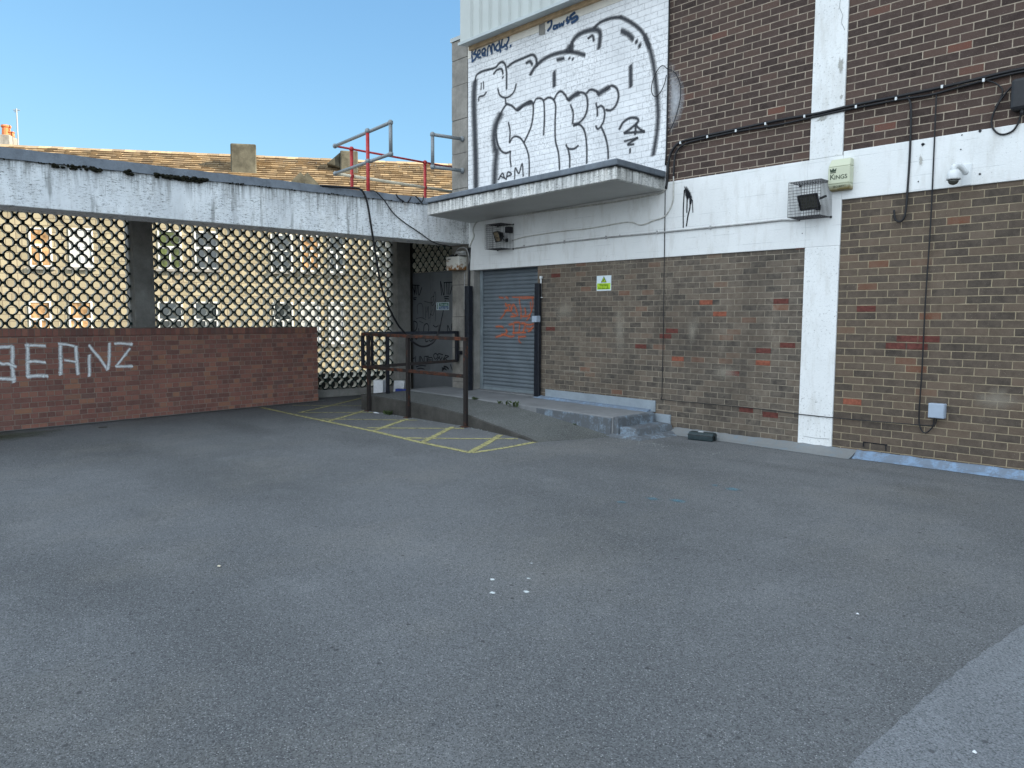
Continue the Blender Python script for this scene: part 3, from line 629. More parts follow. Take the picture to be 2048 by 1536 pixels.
mb = MB(); mb.box(x0,x1,yy,DY-.001,z0,z1); child(mb, 'sign_plate', M['sign_white'], sg)
xs = x0+(x1-x0)*.24; zm = (z0+z1)/2
mb = MB(); mb.box(xs,x1-.012,yy-.002,yy-.0002,zm+.004,z1-.014); child(mb, 'green_band', M['sign_green'], sg)
mb = MB(); mb.box(xs,x1-.012,yy-.002,yy-.0002,z0+.014,zm-.004); child(mb, 'blue_band', M['sign_blue'], sg)
text('lettering', 'Fire exit', ((xs+x1)/2,yy-.004,(zm+z1)/2-.004), (1,0,0), UP, .085, M['sign_white'], sg, width=(x1-xs)*.78)
text('lettering', 'Keep clear', ((xs+x1)/2,yy-.004,(zm+z0)/2+.004), (1,0,0), UP, .075, M['sign_white'], sg, width=(x1-xs)*.82)
mb = MB(); mb.lathe(((x0+xs)/2,yy-.003,zm+.05), [(.014,0),(.014,.002)], 12, (0,1,0)); mb.box((x0+xs)/2-.012,(x0+xs)/2+.012,yy-.003,yy-.0005,zm-.01,zm+.032); mb.box((x0+xs)/2-.014,(x0+xs)/2-.004,yy-.003,yy-.0005,zm-.06,zm-.012); mb.box((x0+xs)/2+.004,(x0+xs)/2+.014,yy-.003,yy-.0005,zm-.06,zm-.012); child(mb, 'running_man', M['sign_green'], sg)

# ================================================================== BEAM, ROOF SLAB
BX = lambda y: -10.386+.04495*(y-D)
t = thing('roof_beam', 'long white stained concrete beam with grey felt capping over the ring screen', 'beam', (-10.5,4,2.9))
def beamseg(mbx, y0, y1, xo0, xo1, za0, za1, zb0, zb1):   # x offsets from face, z at y0 / y1
    mbx.hexa([(BX(y0)-xo1,y0,za0),(BX(y0)-xo0,y0,za0),(BX(y1)-xo0,y1,za1),(BX(y1)-xo1,y1,za1),(BX(y0)-xo1,y0,zb0),(BX(y0)-xo0,y0,zb0),(BX(y1)-xo0,y1,zb1),(BX(y1)-xo1,y1,zb1)])
zs = lambda y, z0, z1: z0+(z1-z0)*(y-1.85)/(7.95-1.85)
mb = MB(); y0, y1 = -8, D-.004
beamseg(mb, y0, y1, 0, .55, zs(y0,2.895,2.915), zs(y1,2.895,2.915), zs(y0,3.45,3.545), zs(y1,3.45,3.545)); child(mb, 'beam_body', M['paint_beam'], t, bevel=.01)
mb = MB(); N_ = 90; rr = random.Random(2)
for i in range(N_):
    ya, yb = y0+(y1-y0)*i/N_, y0+(y1-y0)*(i+1)/N_
    if i == 0: ja = 0
    jb = rr.uniform(-.006,.006)
    mb.hexa([(BX(ya)-.3,ya,zs(ya,3.452,3.547)-.0),(BX(ya)+.028,ya,zs(ya,3.435,3.525)+ja),(BX(yb)+.028,yb,zs(yb,3.435,3.525)+jb),(BX(yb)-.3,yb,zs(yb,3.452,3.547)),
             (BX(ya)-.35,ya,zs(ya,3.60,3.66)),(BX(ya)-.02,ya,zs(ya,3.575,3.635)+ja),(BX(yb)-.02,yb,zs(yb,3.575,3.635)+jb),(BX(yb)-.35,yb,zs(yb,3.60,3.66))]); ja = jb
child(mb, 'felt_capping', M['felt'], t, smooth=False)
mb = MB(); rr = random.Random(8)
for i in range(520):
    y = rr.choice([rr.uniform(1.7,5.2), rr.gauss(3.2,.55), rr.gauss(4.2,.25), rr.uniform(1.8,8.6)])
    if not 1.0 < y < 8.6 or (math.sin(y*5.3)+math.sin(y*13.7+1)) < -.15: continue
    k = rr.uniform(.006,.024)*(1.5 if 2.4 < y < 4.4 else .75); z = zs(y,3.44,3.532)-rr.uniform(-.006,.028)*(1.5 if 2.4 < y < 4.2 else .6)
    mb.lathe((BX(y)+.012+rr.uniform(0,.02),y,z-k*.5), [(k*.3,0),(k,k*.4),(k*.8,k*.9),(k*.2,k*1.2)], 6, (rr.uniform(-.3,.3),rr.uniform(-.3,.3),1))
child(mb, 'moss', M['moss'], t)
mb = MB(); mb.hexa([(-14.15,-8,3.265),(-11.5,-8,3.265),(-10.95,9.9,3.265),(-13.4,10.4,3.265),(-14.15,-8,3.5),(-11.5,-8,3.5),(-10.95,9.9,3.5),(-13.4,10.4,3.5)])
tag(mb.build('covered_way_roof', M['conc']), 'flat concrete roof slab behind the white beam above the ring screen', 'roof')

# ================================================================== THE SHOP BUILDING
B = thing('shop_building', 'tall brick commercial building with white concrete frame and grey metal cladding', 'building', (-6,D,0))
mb = MB(); mb.box(-10.83,34,D+.45,D+12,-3.6,13.5); mb.box(-10.2,34,D+.12,D+.448,2.5,13.5); mb.box(-8.66,34,D+.12,D+.448,0,2.498); mb.box(-10.83,-10.30,D+.02,D+.448,0,2.6); child(mb, 'building_core', M['conc_dark'], B)
FY = D-.022   # painted frame stands a little proud of the brick
mb = MB(); mb.box(-8.68,-4.172,D,D+.11,.0,2.475); child(mb, 'brick_panel', M['brick_low_left'], B)
mb = MB(); mb.box(-3.752,34,D,D+.11,.0,2.975); child(mb, 'brick_panel', M['brick_low_right'], B)
mb = MB(); mb.box(-6.20,-4.152,D,D+.11,3.475,13); child(mb, 'brick_panel', M['brick_up'], B)
mb = MB(); mb.box(-3.762,34,D,D+.11,3.515,13); child(mb, 'brick_panel', M['brick_up'], B)
mb = MB(); mb.box(-10.43,-6.202,D-.006,D+.11,3.2,6.145); child(mb, 'painted_brick_panel', M['mural_brick'], B)
mb = MB(); mb.box(-10.43,-6.15,D-.012,D+.11,6.147,6.9); child(mb, 'smooth_render_band', M['render'], B)
def frame_bars():
    m_ = MB(); r = random.Random(4)
    def ragged(x0, x1, zb, zt, jt=True, jb=True, n=60, y=FY):
        for i in range(n):
            pass
    m_.box(-10.40,-4.17,FY,D+.115,2.45,3.478); m_.box(-4.1695,-3.7535,FY,D+.115,2.4501,3.4781); m_.box(-3.753,34,FY,D+.115,2.972,3.52)
    return m_
child(frame_bars(), 'frame_beam', M['paint_white'], B, bevel=.006)
mb = MB(); mb.box(-4.17,-3.754,FY-.002,D+.118,.075,2.4495); child(mb, 'frame_post', M['paint_pillar'], B, bevel=.008)
mb = MB(); mb.box(-4.155,-3.765,FY-.001,D+.117,3.4785,13); child(mb, 'frame_post', M['paint_pillar'], B, bevel=.008)
# stone pilaster at the corner
mb = MB(); rr = random.Random(6); zc = [0,.42,1.05,1.62,2.2,2.75,3.3,3.93,4.55,5.15,5.75,6.2,6.53]
for za, zb in zip(zc, zc[1:]): mb.box(-10.88+rr.uniform(-.003,.003),-10.445+rr.uniform(-.002,.002),D-.012+rr.uniform(-.004,.004),D+.3,za+.003,zb-.003)
child(mb, 'stone_pilaster', M['stone'], B, bevel=.006)
mb = MB(); mb.box(-10.86,-10.47,D,D+.28,0,6.5); child(mb, 'pilaster_joints', M['conc_dark'], B)
mb = MB(); mb.box(-10.90,-10.42,D-.03,D+.32,6.535,6.60); child(mb, 'pilaster_cap', M['clad_dark'], B)
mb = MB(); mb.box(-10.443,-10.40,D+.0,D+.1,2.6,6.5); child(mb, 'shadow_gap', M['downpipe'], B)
mb = MB(); mb.box(-10.44,-10.275,D-.004,D+.02,0,2.448); mb.box(-10.285,-10.275,D+.021,9.3,0,2.448); child(mb, 'door_jamb', M['conc'], B, bevel=.003)
# grey box-rib cladding over the mural
mb = MB(); x = -10.33; yb_ = D-.27; pts = []
pts.append((x, yb_)); x += .26
while x < 6:
    pts += [(x, yb_), (x+.03, yb_+.035), (x+.075, yb_+.035), (x+.105, yb_)]; x += .235
for (xa,ya),(xb,yb) in zip(pts, pts[1:]): mb.add([(xa,ya,6.33),(xb,yb,6.33),(xb,yb,12.5),(xa,ya,12.5)], [(0,1,2,3)])
mb.add([(-10.33,yb_,6.33),(-10.33,D+.3,6.33),(-10.33,D+.3,12.5),(-10.33,yb_,12.5)], [(0,1,2,3)])
child(mb, 'ribbed_cladding', M['clad'], B)
mb = MB()
mb.prism([(-10.36,yb_-.03,6.285),(-10.36,yb_-.03,6.33),(-10.36,yb_+.05,6.36),(-10.36,D-.04,6.36),(-10.36,D-.04,6.325)], (16,0,0)); child(mb, 'cladding_flashing', M['clad_dark'], B)
mb = MB(); mb.box(-10.34,6,D-.075,D-.014,6.255,6.32); child(mb, 'timber_batten', M['timber'], B)
for sx in [-10.1, -9.0, -8.05, -7.4]:
    pass
mb = MB(); P = [fw(x,y) for x,y in [(1079,41),(1091,39.5),(1091,69),(1079,71)]]; mb.prism([p+Vector((0,-.016,0)) for p in P], (0,.003,0)); child(mb, 'grey_plate', M['conc'], B)
# concrete canopy
t = thing('entrance_canopy', 'thin projecting concrete canopy with grey felt edge below the painted mural', 'canopy', (-8,8.2,3.35))
def cano(z0l, z0r, z1l, z1r, o=0.):
    m_ = MB(); m_.hexa([(-10.02-o,7.64-o,z0l),(-6.09+o,7.64-o,z0r),(-6.21+o,D-.024,z0r+.02),(-10.37-o,D-.024,z0l+.02),(-10.02-o,7.64-o,z1l),(-6.09+o,7.64-o,z1r),(-6.21+o,D-.024,z1r+.02),(-10.37-o,D-.024,z1l+.02)]); return m_
child(cano(3.275,3.352,3.46,3.518), 'canopy_slab', M['paint_canopy'], t, bevel=.012)
child(cano(3.468,3.526,3.55,3.608,.022), 'felt_edge', M['felt'], t, bevel=.015)
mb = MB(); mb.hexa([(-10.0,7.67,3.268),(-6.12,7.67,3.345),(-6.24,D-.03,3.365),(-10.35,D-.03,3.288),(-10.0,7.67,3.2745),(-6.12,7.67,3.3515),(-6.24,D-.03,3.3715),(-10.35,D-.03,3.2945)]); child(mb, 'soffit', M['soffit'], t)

# roller shutter
R_ = thing('roller_shutter', 'slate blue slatted roller shutter door with orange spray scrawl', 'shutter', (-9.4,9.1,.31))
SY = 9.06
mb = MB(); z = .335
prof = [(0,0),(-.012,.012),(-.017,.03),(-.012,.048),(0,.058),(.004,.062)]
pp = []
while z < 2.60:
    for yy_, zz in prof[:-1]: pp.append((SY+yy_, z+zz))
    pp.append((SY+.004, z+.062)); z += .068
for (ya,za),(yb,zb) in zip(pp, pp[1:]): mb.add([(-10.25,ya,za),(-8.66,ya,za),(-8.66,yb,zb),(-10.25,yb,zb)], [(0,1,2,3)])
child(mb, 'slat_curtain', M['shutter'], R_)
mb = MB(); mb.box(-10.25,-8.66,SY-.02,SY+.02,.312,.36); child(mb, 'bottom_rail', M['guide'], R_, bevel=.004)
for xa, xb in ((-10.275,-10.205),(-8.72,-8.66)):
    mb = MB(); mb.box(xa,xb,SY-.045,SY-.018,.313,2.448); child(mb, 'guide_rail', M['guide'], R_, bevel=.003)
mb = MB()
def sq(pts): return [fw(960+x/9.6, 560+y/9.6, SY-.017) for x, y in pts]
for P, wd in [([(370,330),(450,345)],.04),([(500,325),(540,350)],.05),([(620,330),(760,330),(900,325),(1035,330)],.03),([(800,355),(1030,345)],.03),([(490,450),(550,540),(500,590),(470,650),(400,740)],.045),([(490,500),(590,480),(600,600),(640,470),(690,540),(700,600)],.045),([(480,590),(600,590)],.04),([(620,640),(700,690),(590,705)],.04),([(700,560),(730,690)],.04),
        ([(760,350),(765,450),(790,590),(790,740)],.04),([(860,540),(880,620),(860,700)],.05),([(780,690),(870,700),(960,690),(900,780)],.04),([(970,430),(980,520),(990,600),(940,690)],.04),([(1010,350),(1020,480),(990,600)],.03),
        ([(310,895),(400,890),(450,910)],.045),([(500,950),(520,1000),(450,1050),(310,1095)],.055),([(420,1040),(500,1060),(600,1090),(660,1070)],.045),([(560,860),(640,850),(650,960),(640,1020)],.05),([(650,820),(760,815),(760,900),(750,1010)],.045),([(630,1020),(760,1010),(880,1010)],.045),
        ([(800,830),(870,840),(850,930),(830,1010)],.055),([(890,850),(960,860),(1030,840)],.045),([(900,930),(980,940),(1020,900)],.055),([(930,990),(980,960)],.05),([(740,1090),(800,1090),(880,1080)],.045),([(755,1070),(750,1160),(790,1210)],.035)]:
    ribbon(mb, sq(P), wd*1.1, FN)
child(mb, 'orange_scrawl', M['spray_orange'], R_)
# guard posts
for k, (xa, xb, y, lab) in enumerate(((-10.315,-10.205,8.68,'black square steel guard post left of the roller shutter'),(fw(1068.5,600,8.79).x,fw(1078,600,8.79).x,8.79,'black square steel guard post right of the roller shutter'))):
    mb = MB(); mb.box(xa,xb,y,y+(.11 if k == 0 else .06),.29,2.165); o = mb.build('guard_post', M['steel_black'], bevel=.008); tag(o, lab, 'post', 'steel guard posts beside the shutter')
# plinth skirting above the platform, stepped
mb = MB(); mb.hexa([(-8.46,D-.03,.29),(-6.29,D-.03,.265),(-6.29,D-.001,.265),(-8.46,D-.001,.29),(-8.46,D-.03,.44),(-6.29,D-.03,.425),(-6.29,D-.001,.425),(-8.46,D-.001,.44)]); mb.box(-6.288,-6.03,D-.032,D-.001,.05,.245); child(mb, 'plinth', M['sillpaint'], B, bevel=.004)
# fillet along the foot of the wall
def fillet(name, x0, x1, hgt, wid, mat, parent, seed):
    r = random.Random(seed); m_ = MB(); n = int((x1-x0)/.07); prev = None
    for i in range(n+1):
        x = x0+(x1-x0)*i/n; hh = hgt*(1+r.uniform(-.06,.06)); ww = wid*(1+.12*math.sin(x*1.7+seed)+r.uniform(-.03,.03))
        q = [(x,D-.0235,hh),(x,D-.05,hh*.86),(x,D-ww*.6,hh*.36),(x,D-ww,.004)]
        if prev:
            for j in range(3): m_.add([prev[j],q[j],q[j+1],prev[j+1]], [(0,1,2,3)])
        prev = q
    o = m_.build(name, mat, parent); 
    for p in o.data.polygons: p.use_smooth = True
    return o
fillet('wall_fillet', -5.95, -3.45, .085, .235, M['fillgrey'], B, 1)
fillet('wall_fillet', -3.45, 8, .085, .17, M['bluebright'], B, 2)['label'] = 'bright blue painted fillet'
# odd red bricks let into the panels, snapped to the courses
def odd(mbx, px, bw, rh, off, x0=None, w_=1., z_shift=0.):
    p = fw(*px); r = math.floor((p.z-off[1]+.007)/rh); sh = (.5*bw if r % 2 else 0)
    c = math.floor((p.x-off[0]+sh+.006)/bw); xa = c*bw+off[0]-sh-.006; za = r*rh+off[1]-.007
    mbx.box(xa+.008, xa+bw*w_-.008, D-.0035, D+.01, za+.008, za+rh-.008)
def odds(lst, bw, rh, off, mat, name):
    for px in lst: m_ = MB(); odd(m_, px, bw, rh, off); child(m_, name, M[mat], B)
odds([(1405,608),(1357,716),(1513,722),(1438,632)], .212, .0775, (0,0), 'red_brick_one', 'red_brick')
odds([(1100,655),(1287,689),(1335,656),(1330,668),(1466,745),(1478,818),(1120,552),(1562,690),(1528,698),(1560,604)], .212, .0775, (0,0), 'brown_brick_one', 'brown_brick')
odds([(1707,802)], .224, .083, (.05,.02), 'red_brick_one', 'red_brick')
odds([(1728,618),(1823,678),(1873,680),(1800,694),(1845,695),(1545,836)], .224, .083, (.05,.02), 'brown_brick_one', 'brown_brick')
m_ = MB(); P = [fw(x,y) for x,y in [(1592,489),(1608,488),(1608,497),(1592,499)]]; m_.prism([p+Vector((0,-.003,0)) for p in P], (0,.01,0)); child(m_, 'red_brick', M['red_brick_one'], B)
mb = MB(); P = [(1727,884),(1774,889),(1774,902)]; 
for a, b in (((1726,884),(1775,890)),((1727,884),(1727,893)),((1772,890),(1772,902))): ribbon(mb, [fw(*a), fw(*b)], .012, FN, ends=False)
for i, (x, y, rx, rz) in enumerate([(1240,640,.10,.6),(1225,690,.16,.35),(1130,740,.35,.06),(1300,640,.06,.5)]): pass
child(mb, 'open_joint', M['marker'], B)
for i, (x, y, rx, rz) in enumerate([(1240,660,.12,.45),(1150,743,.45,.035),(1385,660,.10,.25),(1130,620,.25,.2),(1410,500,.3,.05),(1450,745,.25,.1),(1990,800,.25,.12)]): 
    mb = MB(); blob(mb, fw(x,y), rx, rz, nrm=FN, u=(1,0,0), v=UP, seed=i+50, n=26); child(mb, 'pale_bloom', M['efflo'], B)

# ================================================================== MURAL (traced on the painted brick at its real place)
def mq(pts, sc=3.7236, ox=850, oy=0, d=D-.006): return [fw(ox+x/sc, oy+y/sc, d) for x, y in pts]
mb = MB(); ms = MB(); K = .0075/2.0     # crop pixel -> metres across a stroke near the mural
K = 1.95/3.7236/125
for P, wd in [([(380,1392),(378,1200),(372,1000),(366,820),(366,700),(372,610)],36),([(372,610),(385,560),(430,530),(520,505),(550,475),(575,462),(598,482),(608,540),(608,600),(608,662)],11),
    ([(615,500),(660,465),(740,430),(800,408),(828,435),(834,492)],12),([(785,556),(820,500),(880,445),(960,405),(1060,385),(1130,393),(1190,410)],17),([(1072,372),(1085,345)],36),
    ([(1088,372),(1100,310),(1140,262),(1210,230),(1280,222),(1305,250),(1303,300),(1297,355)],20),([(1258,208),(1310,165),(1390,135),(1460,128)],13),([(1460,128),(1540,170),(1620,240),(1670,350)],15),
    ([(512,552),(535,522),(570,515),(582,550)],11),([(581,574),(581,580)],12),([(755,470),(782,458),(800,480)],14),([(1215,287),(1248,266),(1258,305)],11),([(985,446),(1035,434)],15),([(1075,431),(1076,437)],13),([(1101,438),(1102,444)],13),
    ([(1465,232),(1510,252),(1550,292)],20),([(1574,306),(1577,316)],16),([(1598,335),(1601,345)],18),([(963,536),(963,642)],20),([(1532,490),(1533,642)],19),
    ([(420,618),(418,668)],7),([(435,608),(438,662)],7),([(400,752),(405,722),(440,710),(457,685)],9),([(543,660),(556,705),(590,727),(630,718),(665,680),(680,625)],9),([(600,735),(602,772)],9),
    # S
    ([(608,775),(575,825),(545,890),(530,980),(540,1060),(565,1118),(600,1140),(637,1128)],10),([(608,772),(650,790),(690,822),(735,785),(775,755),(803,768),(806,850),(788,950),(740,1058)],10),([(622,912),(634,980),(630,1062),(645,1035),(670,1016),(710,1028),(748,1085),(772,1160),(777,1240),(776,1312)],9),([(637,1128),(634,1180),(642,1242)],9),
    ([(690,815),(740,780),(790,765)],18),
    # U
    ([(808,775),(828,738),(858,732),(884,755),(890,850),(888,940),(884,1005)],9),([(888,745),(920,726),(955,740),(974,790),(970,900),(972,1040),(995,1140),(1003,1262)],9),
    # R
    ([(962,742),(985,698),(1015,680),(1045,708),(1070,745),(1112,705),(1160,688),(1200,708),(1212,780),(1195,860),(1150,912),(1108,925)],10),([(1070,742),(1110,712),(1145,695)],20),([(1085,780),(1104,840),(1100,922)],9),([(1106,938),(1150,928),(1188,975),(1204,1080),(1205,1216)],9),([(1050,1078),(1068,1106),(1110,1108),(1142,1084)],9),([(1066,1108),(1078,1170),(1078,1246)],9),
    # F
    ([(1205,692),(1232,668),(1270,675),(1298,702)],10),([(1290,700),(1330,675),(1370,650)],22),([(1345,665),(1390,638),(1430,662),(1442,720),(1422,785),(1385,820),(1350,818)],10),([(1274,770),(1284,815),(1284,865)],9),([(1288,800),(1315,788),(1338,825),(1330,905),(1293,960),(1272,940)],9),([(1315,948),(1345,1020),(1362,1100),(1366,1182)],9),
    # tag
    ([(1448,962),(1478,910),(1530,878),(1578,882),(1586,908),(1540,950),(1485,992)],11),([(1485,992),(1560,985),(1635,980)],10),([(1570,935),(1567,1000)],10),([(1570,930),(1600,960),(1635,980)],9),([(1485,1052),(1585,1026)],8),([(1585,1026),(1510,1076),(1556,1074)],9),([(1528,1108),(1528,1137)],9),
    ([(548,1338),(578,1290),(592,1322)],8),([(560,1310),(600,1330)],7),([(605,1338),(618,1282),(645,1298),(612,1315)],8),([(668,1332),(673,1250),(700,1292),(724,1218),(732,1312)],8)]:
    ribbon(mb, mq(P), wd*K*1.15, FN)
for P, wd in [([(565,850),(526,930),(514,1020),(522,1110)],44),([(535,1120),(524,1230),(518,1368)],46),([(1640,270),(1680,380),(1705,500),(1722,640),(1734,780),(1735,900),(1722,1030),(1700,1152)],24)]: ms = MB(); ribbon(ms, mq(P), wd*K*1.0, FN); child(ms, 'mural_shading', M['spray_black_soft'], B)
child(mb, 'mural_lettering', M['spray_black'], B)
mb = MB(); mc_ = MB(); sc = 7.877
def tq(pts): return [fw(920+x/sc, y/sc, D-.012) for x, y in pts]
for P, wd in [([(195,975),(190,850),(200,780),(245,750),(250,800),(215,850),(255,860),(250,910),(195,975)],24),([(275,880),(320,830),(310,790),(280,820),(285,900),(330,900)],22),([(355,860),(400,800),(385,765),(350,800),(360,870),(405,870)],22),([(415,790),(400,800),(395,860)],18),([(430,880),(445,740),(475,730),(490,810)],22),([(500,850),(505,710),(535,710),(550,790)],24),([(612,540),(618,640),(640,820)],24),([(600,690),(560,760),(600,800),(640,740)],24),([(650,740),(670,620),(720,570),(770,600),(740,690),(680,740),(650,740)],24),([(700,700),(740,730),(740,780)],20),([(798,715),(800,735)],28),([(712,765),(716,775)],16),
    ([(1385,360),(1440,300),(1480,250)],26),([(1440,310),(1440,400),(1385,485)],26),([(1520,400),(1480,410),(1475,455),(1520,440),(1530,390),(1545,440)],22),([(1560,370),(1575,420),(1600,370),(1620,400),(1640,330)],22),([(1700,270),(1680,320),(1720,330),(1690,370)],26),([(1810,200),(1740,260),(1760,300),(1830,260),(1850,300),(1760,360)],30)]:
    (ribbon(mb, tq(P), wd/sc/118*1.65, FN) if P[0][0] < 1000 else ribbon(mc_, tq(P), wd/sc/118*1.65, FN))
child(mb, 'blue_tag', M['spray_blue'], B); child(mc_, 'blue_tag', M['spray_blue'], B)
# overspray and its thin ring on the brick past the painted panel
mb = MB(); patch(mb, mq([(1806,445),(1850,470),(1900,540),(1928,620),(1945,720),(1930,820),(1895,910),(1860,970),(1828,1015),(1806,960),(1804,700)], d=D), FN); child(mb, 'overspray_patch', M['spray_halo'], B)
# black paint splash with drips on the frame beam
mb = MB(); patch(mb, [fw(x,y,FY) for x,y in [(1368,371),(1374,372),(1382,384),(1386,396),(1385,402),(1379,398),(1374,402),(1370,392),(1368,380)]], FN)
for P, wd in [([(1369,380),(1367,420),(1367,455)],.018),([(1375,390),(1374,425)],.02),([(1380,395),(1380,415),(1376,432),(1373,452)],.022),([(1385,400),(1386,425)],.015),([(1383,398),(1382,408)],.02)]: ribbon(mb, [fw(x,y,FY) for x,y in P], wd, FN)
child(mb, 'paint_splash', M['marker'], B)
for i, (x, y, r_) in enumerate([(1846,289,.022),(1924,270,.010),(1922,299,.009),(1837,363,.010),(1960,348,.013),(1605,467,.008),(1240,470,.008),(1960,262,.018),(1905,330,.008)]):
    mb = MB(); blob(mb, fw(x,y,FY), r_, r_, nrm=FN, u=(1,0,0), v=UP, seed=i+70, n=10); child(mb, 'anchor_hole', M['marker'], B)
for i, (x, y, rx, rz) in enumerate([(1682,130,.035,.10),(1683,194,.018,.03),(1645,238,.07,.03),(1842,320,.018,.07)]):
    mb = MB(); blob(mb, fw(x,y,FY-.002), rx, rz, nrm=FN, u=(1,0,0), v=UP, seed=i+90, n=22, jit=.4); child(mb, 'peeled_paint', M['peel'], B)
mb = MB()
for P in [[(1681,0),(1679,15),(1686,30),(1683,45),(1690,60)],[(1607,872),(1630,876),(1658,878)]]: mb = MB(); ribbon(mb, [fw(x,y,FY-.002) for x,y in P], .007, FN, smooth=False); child(mb, 'crack', M['marker_faint'], B)

# ================================================================== CABLES AND FITTINGS ON THE WALL
def cable(name, pts, r, mat, label, group=None, d=FY-.012, sub=5, smooth=True, cat='cable', n=6):
    P = [fw(x, y, d) if len(q) == 2 else fw(x, y, q[2]) for q in pts for x, y in [q[:2]]]
    mb = MB(); mb.tube(catmull(P, sub) if smooth else P, r, n); o = mb.build(name, mat, smooth=True); return tag(o, label, cat, group)
cable('black_cable', [(2062,134),(2000,147),(1900,171),(1800,192),(1700,212),(1640,226),(1560,240),(1480,257),(1400,274),(1362,284),(1345,300),(1337,325),(1335,355),(1332,378)], .017, M['cable'], 'thick black cable bundle climbing right across the dark upper brickwork')
cable('black_cable', [(2062,140),(2000,153),(1905,178),(1860,190),(1800,199),(1700,218),(1640,231),(1560,249),(1480,262),(1400,279),(1368,289),(1352,306),(1348,335),(1347,352)], .013, M['cable'], 'thinner black cable sagging just under the thick cable bundle')
cable('white_cable', [(1347,352),(1347,378),(1345,405),(1330,432),(1307,441),(1282,450),(1258,444),(1213,451),(1170,458),(1129,462),(1086,468),(1049,474),(1024,481)], .0085, M['cable_white'], 'thin white painted cable curving along the band towards the caged lamp by the shutter')
cable('conduit', [(1029,497),(1070,491),(1130,484),(1213,475),(1300,467),(1400,457),(1500,447),(1565,440),(1598,440)], .0125, M['conduit'], 'long grey conduit pipe running across the white band between the two caged lamps', smooth=False, cat='conduit')
cable('black_cable', [(1330.5,372),(1328.5,520),(1327,640),(1325,740),(1324,792),(1327,799),(1400,806),(1512,817),(1600,828.5),(1700,838.5),(1800,847),(1862,851),(1871,847),(1873,838)], .0058, M['cable'], 'thin black cable dropping beside the steps then running low to the blue-grey box', sub=3)
cable('black_cable', [(1873,186),(1868,300),(1861,450),(1851,600),(1844,740),(1838,830),(1841,856),(1850,866),(1862,858),(1867,848),(1868,838)], .0075, M['cable'], 'long thin black cable hanging down the right brick panel to the blue-grey box')
cable('black_cable', [(1814,193),(1822,215),(1820,300),(1815,380),(1811,425),(1805,440),(1797,443),(1790,437),(1788,420)], .0115, M['cable'], 'short thick black cable ending in an upturned hook')
cable('black_cable', [(2044,165),(2025,172),(2005,195),(1990,220),(1983,245),(1990,262),(2005,269),(2025,262),(2037,245),(2043,225)], .0095, M['cable'], 'black cable drooping in a loop left of the black junction box')
cable('black_cable', [(1968,160),(1990,166),(2005,180),(2000,200),(1990,215)], .0085, M['cable'], 'short black cable leaving the bundle towards the black junction box')
cable('black_cable', [(1339,-10),(1337,100),(1335,200),(1333,290),(1331,330)], .011, M['cable'], 'black cable running up the edge between the mural and dark brickwork', sub=2)
cable('black_cable', [(1335,138),(1325,131),(1314,142),(1305,163),(1303,182),(1309,193),(1319,187),(1328,170),(1333,150)], .006, M['cable'], 'thin black cable loop over the right edge of the mural')
cable('black_cable', [(1336,137),(1350,146),(1359,165),(1361,185),(1359,205),(1350,238),(1341,258),(1334,268)], .006, M['cable'], 'thin black cable arc over the white overspray on dark brickwork')
cable('white_cable', [(1331,378),(1322,386),(1290,393),(1240,402),(1180,411),(1120,419),(1060,427),(1000,434),(965,439),(952,446),(946,460),(948,472),(943,484),(938,497)], .011, M['cable_white'], 'white painted cable clipped under the canopy along the top of the band')
# small saddles
cl = []
for k, (x, y) in enumerate([(1362,286),(1416,274),(1473,262),(1532,248),(1610,233),(1713,214),(1793,198),(1885,174),(1968,161)]):
    p = fw(x, y, D-.03); mb = MB(); mb.obox(p+Vector((0,-.012,0)), (.011,0,0), (0,.012,0), (0,0,.017)); o = mb.build('cable_clip', M['white_plastic'], bevel=.003); tag(o, None, 'cable clip', 'white clips along the cable bundle')
    cl.append(o)
for o, l in zip(cl, ['leftmost white clip on the cable bundle, just right of the canopy','second white clip from the left on the cable bundle','third white clip from the left on the cable bundle','fourth white clip from the left on the cable bundle','white clip on the bundle just left of the upper white post','white clip on the bundle just right of the upper white post','white clip on the bundle left of the hooked cable','white clip above the long thin hanging cable','rightmost white clip on the bundle near the black junction box']): o['label'] = l
for k, (x, y) in enumerate([(1049,493),(1130,484),(1213,475),(1315,465),(1422,455)]):
    p = fw(x, y, FY); mb = MB(); mb.obox(p+Vector((0,-.012,0)), (.008,0,0), (0,.016,0), (0,0,.024)); o = mb.build('conduit_saddle', M['conduit'], bevel=.003)
    tag(o, ['conduit saddle nearest the left caged lamp','second saddle from the left on the grey conduit','middle saddle on the grey conduit','fourth saddle from the left on the grey conduit','rightmost saddle on the grey conduit, under the black splash'][k], 'saddle', 'saddles on the grey conduit')
# the two hanging cables over the beam
def bpl(x, y, o=.03): 
    n = Vector((1,-.04495,0)); d = n.dot(Vector((BX(D),D,0)))+o; return on(x, y, n, d)
mb = MB(); P = [bpl(640,371,-.02),bpl(690,375,.03),bpl(716,377,.045),bpl(727,385,.06),bpl(735,408,.05),bpl(742,450,.04),bpl(750,500,.0),bpl(762,570,-.05),bpl(778,615,-.1),bpl(795,648,-.2),bpl(808,664,-.25),bpl(822,681,-.25),bpl(843,693,-.25),bpl(862,688,-.25),bpl(874,672,-.2),bpl(880,650,-.15)]
mb.tube(catmull(P,6), .017, 8); tag(mb.build('hanging_cable', M['cable'], smooth=True), 'thick black cable draped over the beam and hanging down behind the handrail', 'cable')
mb = MB(); P = [bpl(740,381,-.01),bpl(752,384,.04),bpl(768,400,.035),bpl(785,424,.03),bpl(806,443,.03),bpl(840,466,.03),bpl(868,485,.03),bpl(900,493,-.1)]
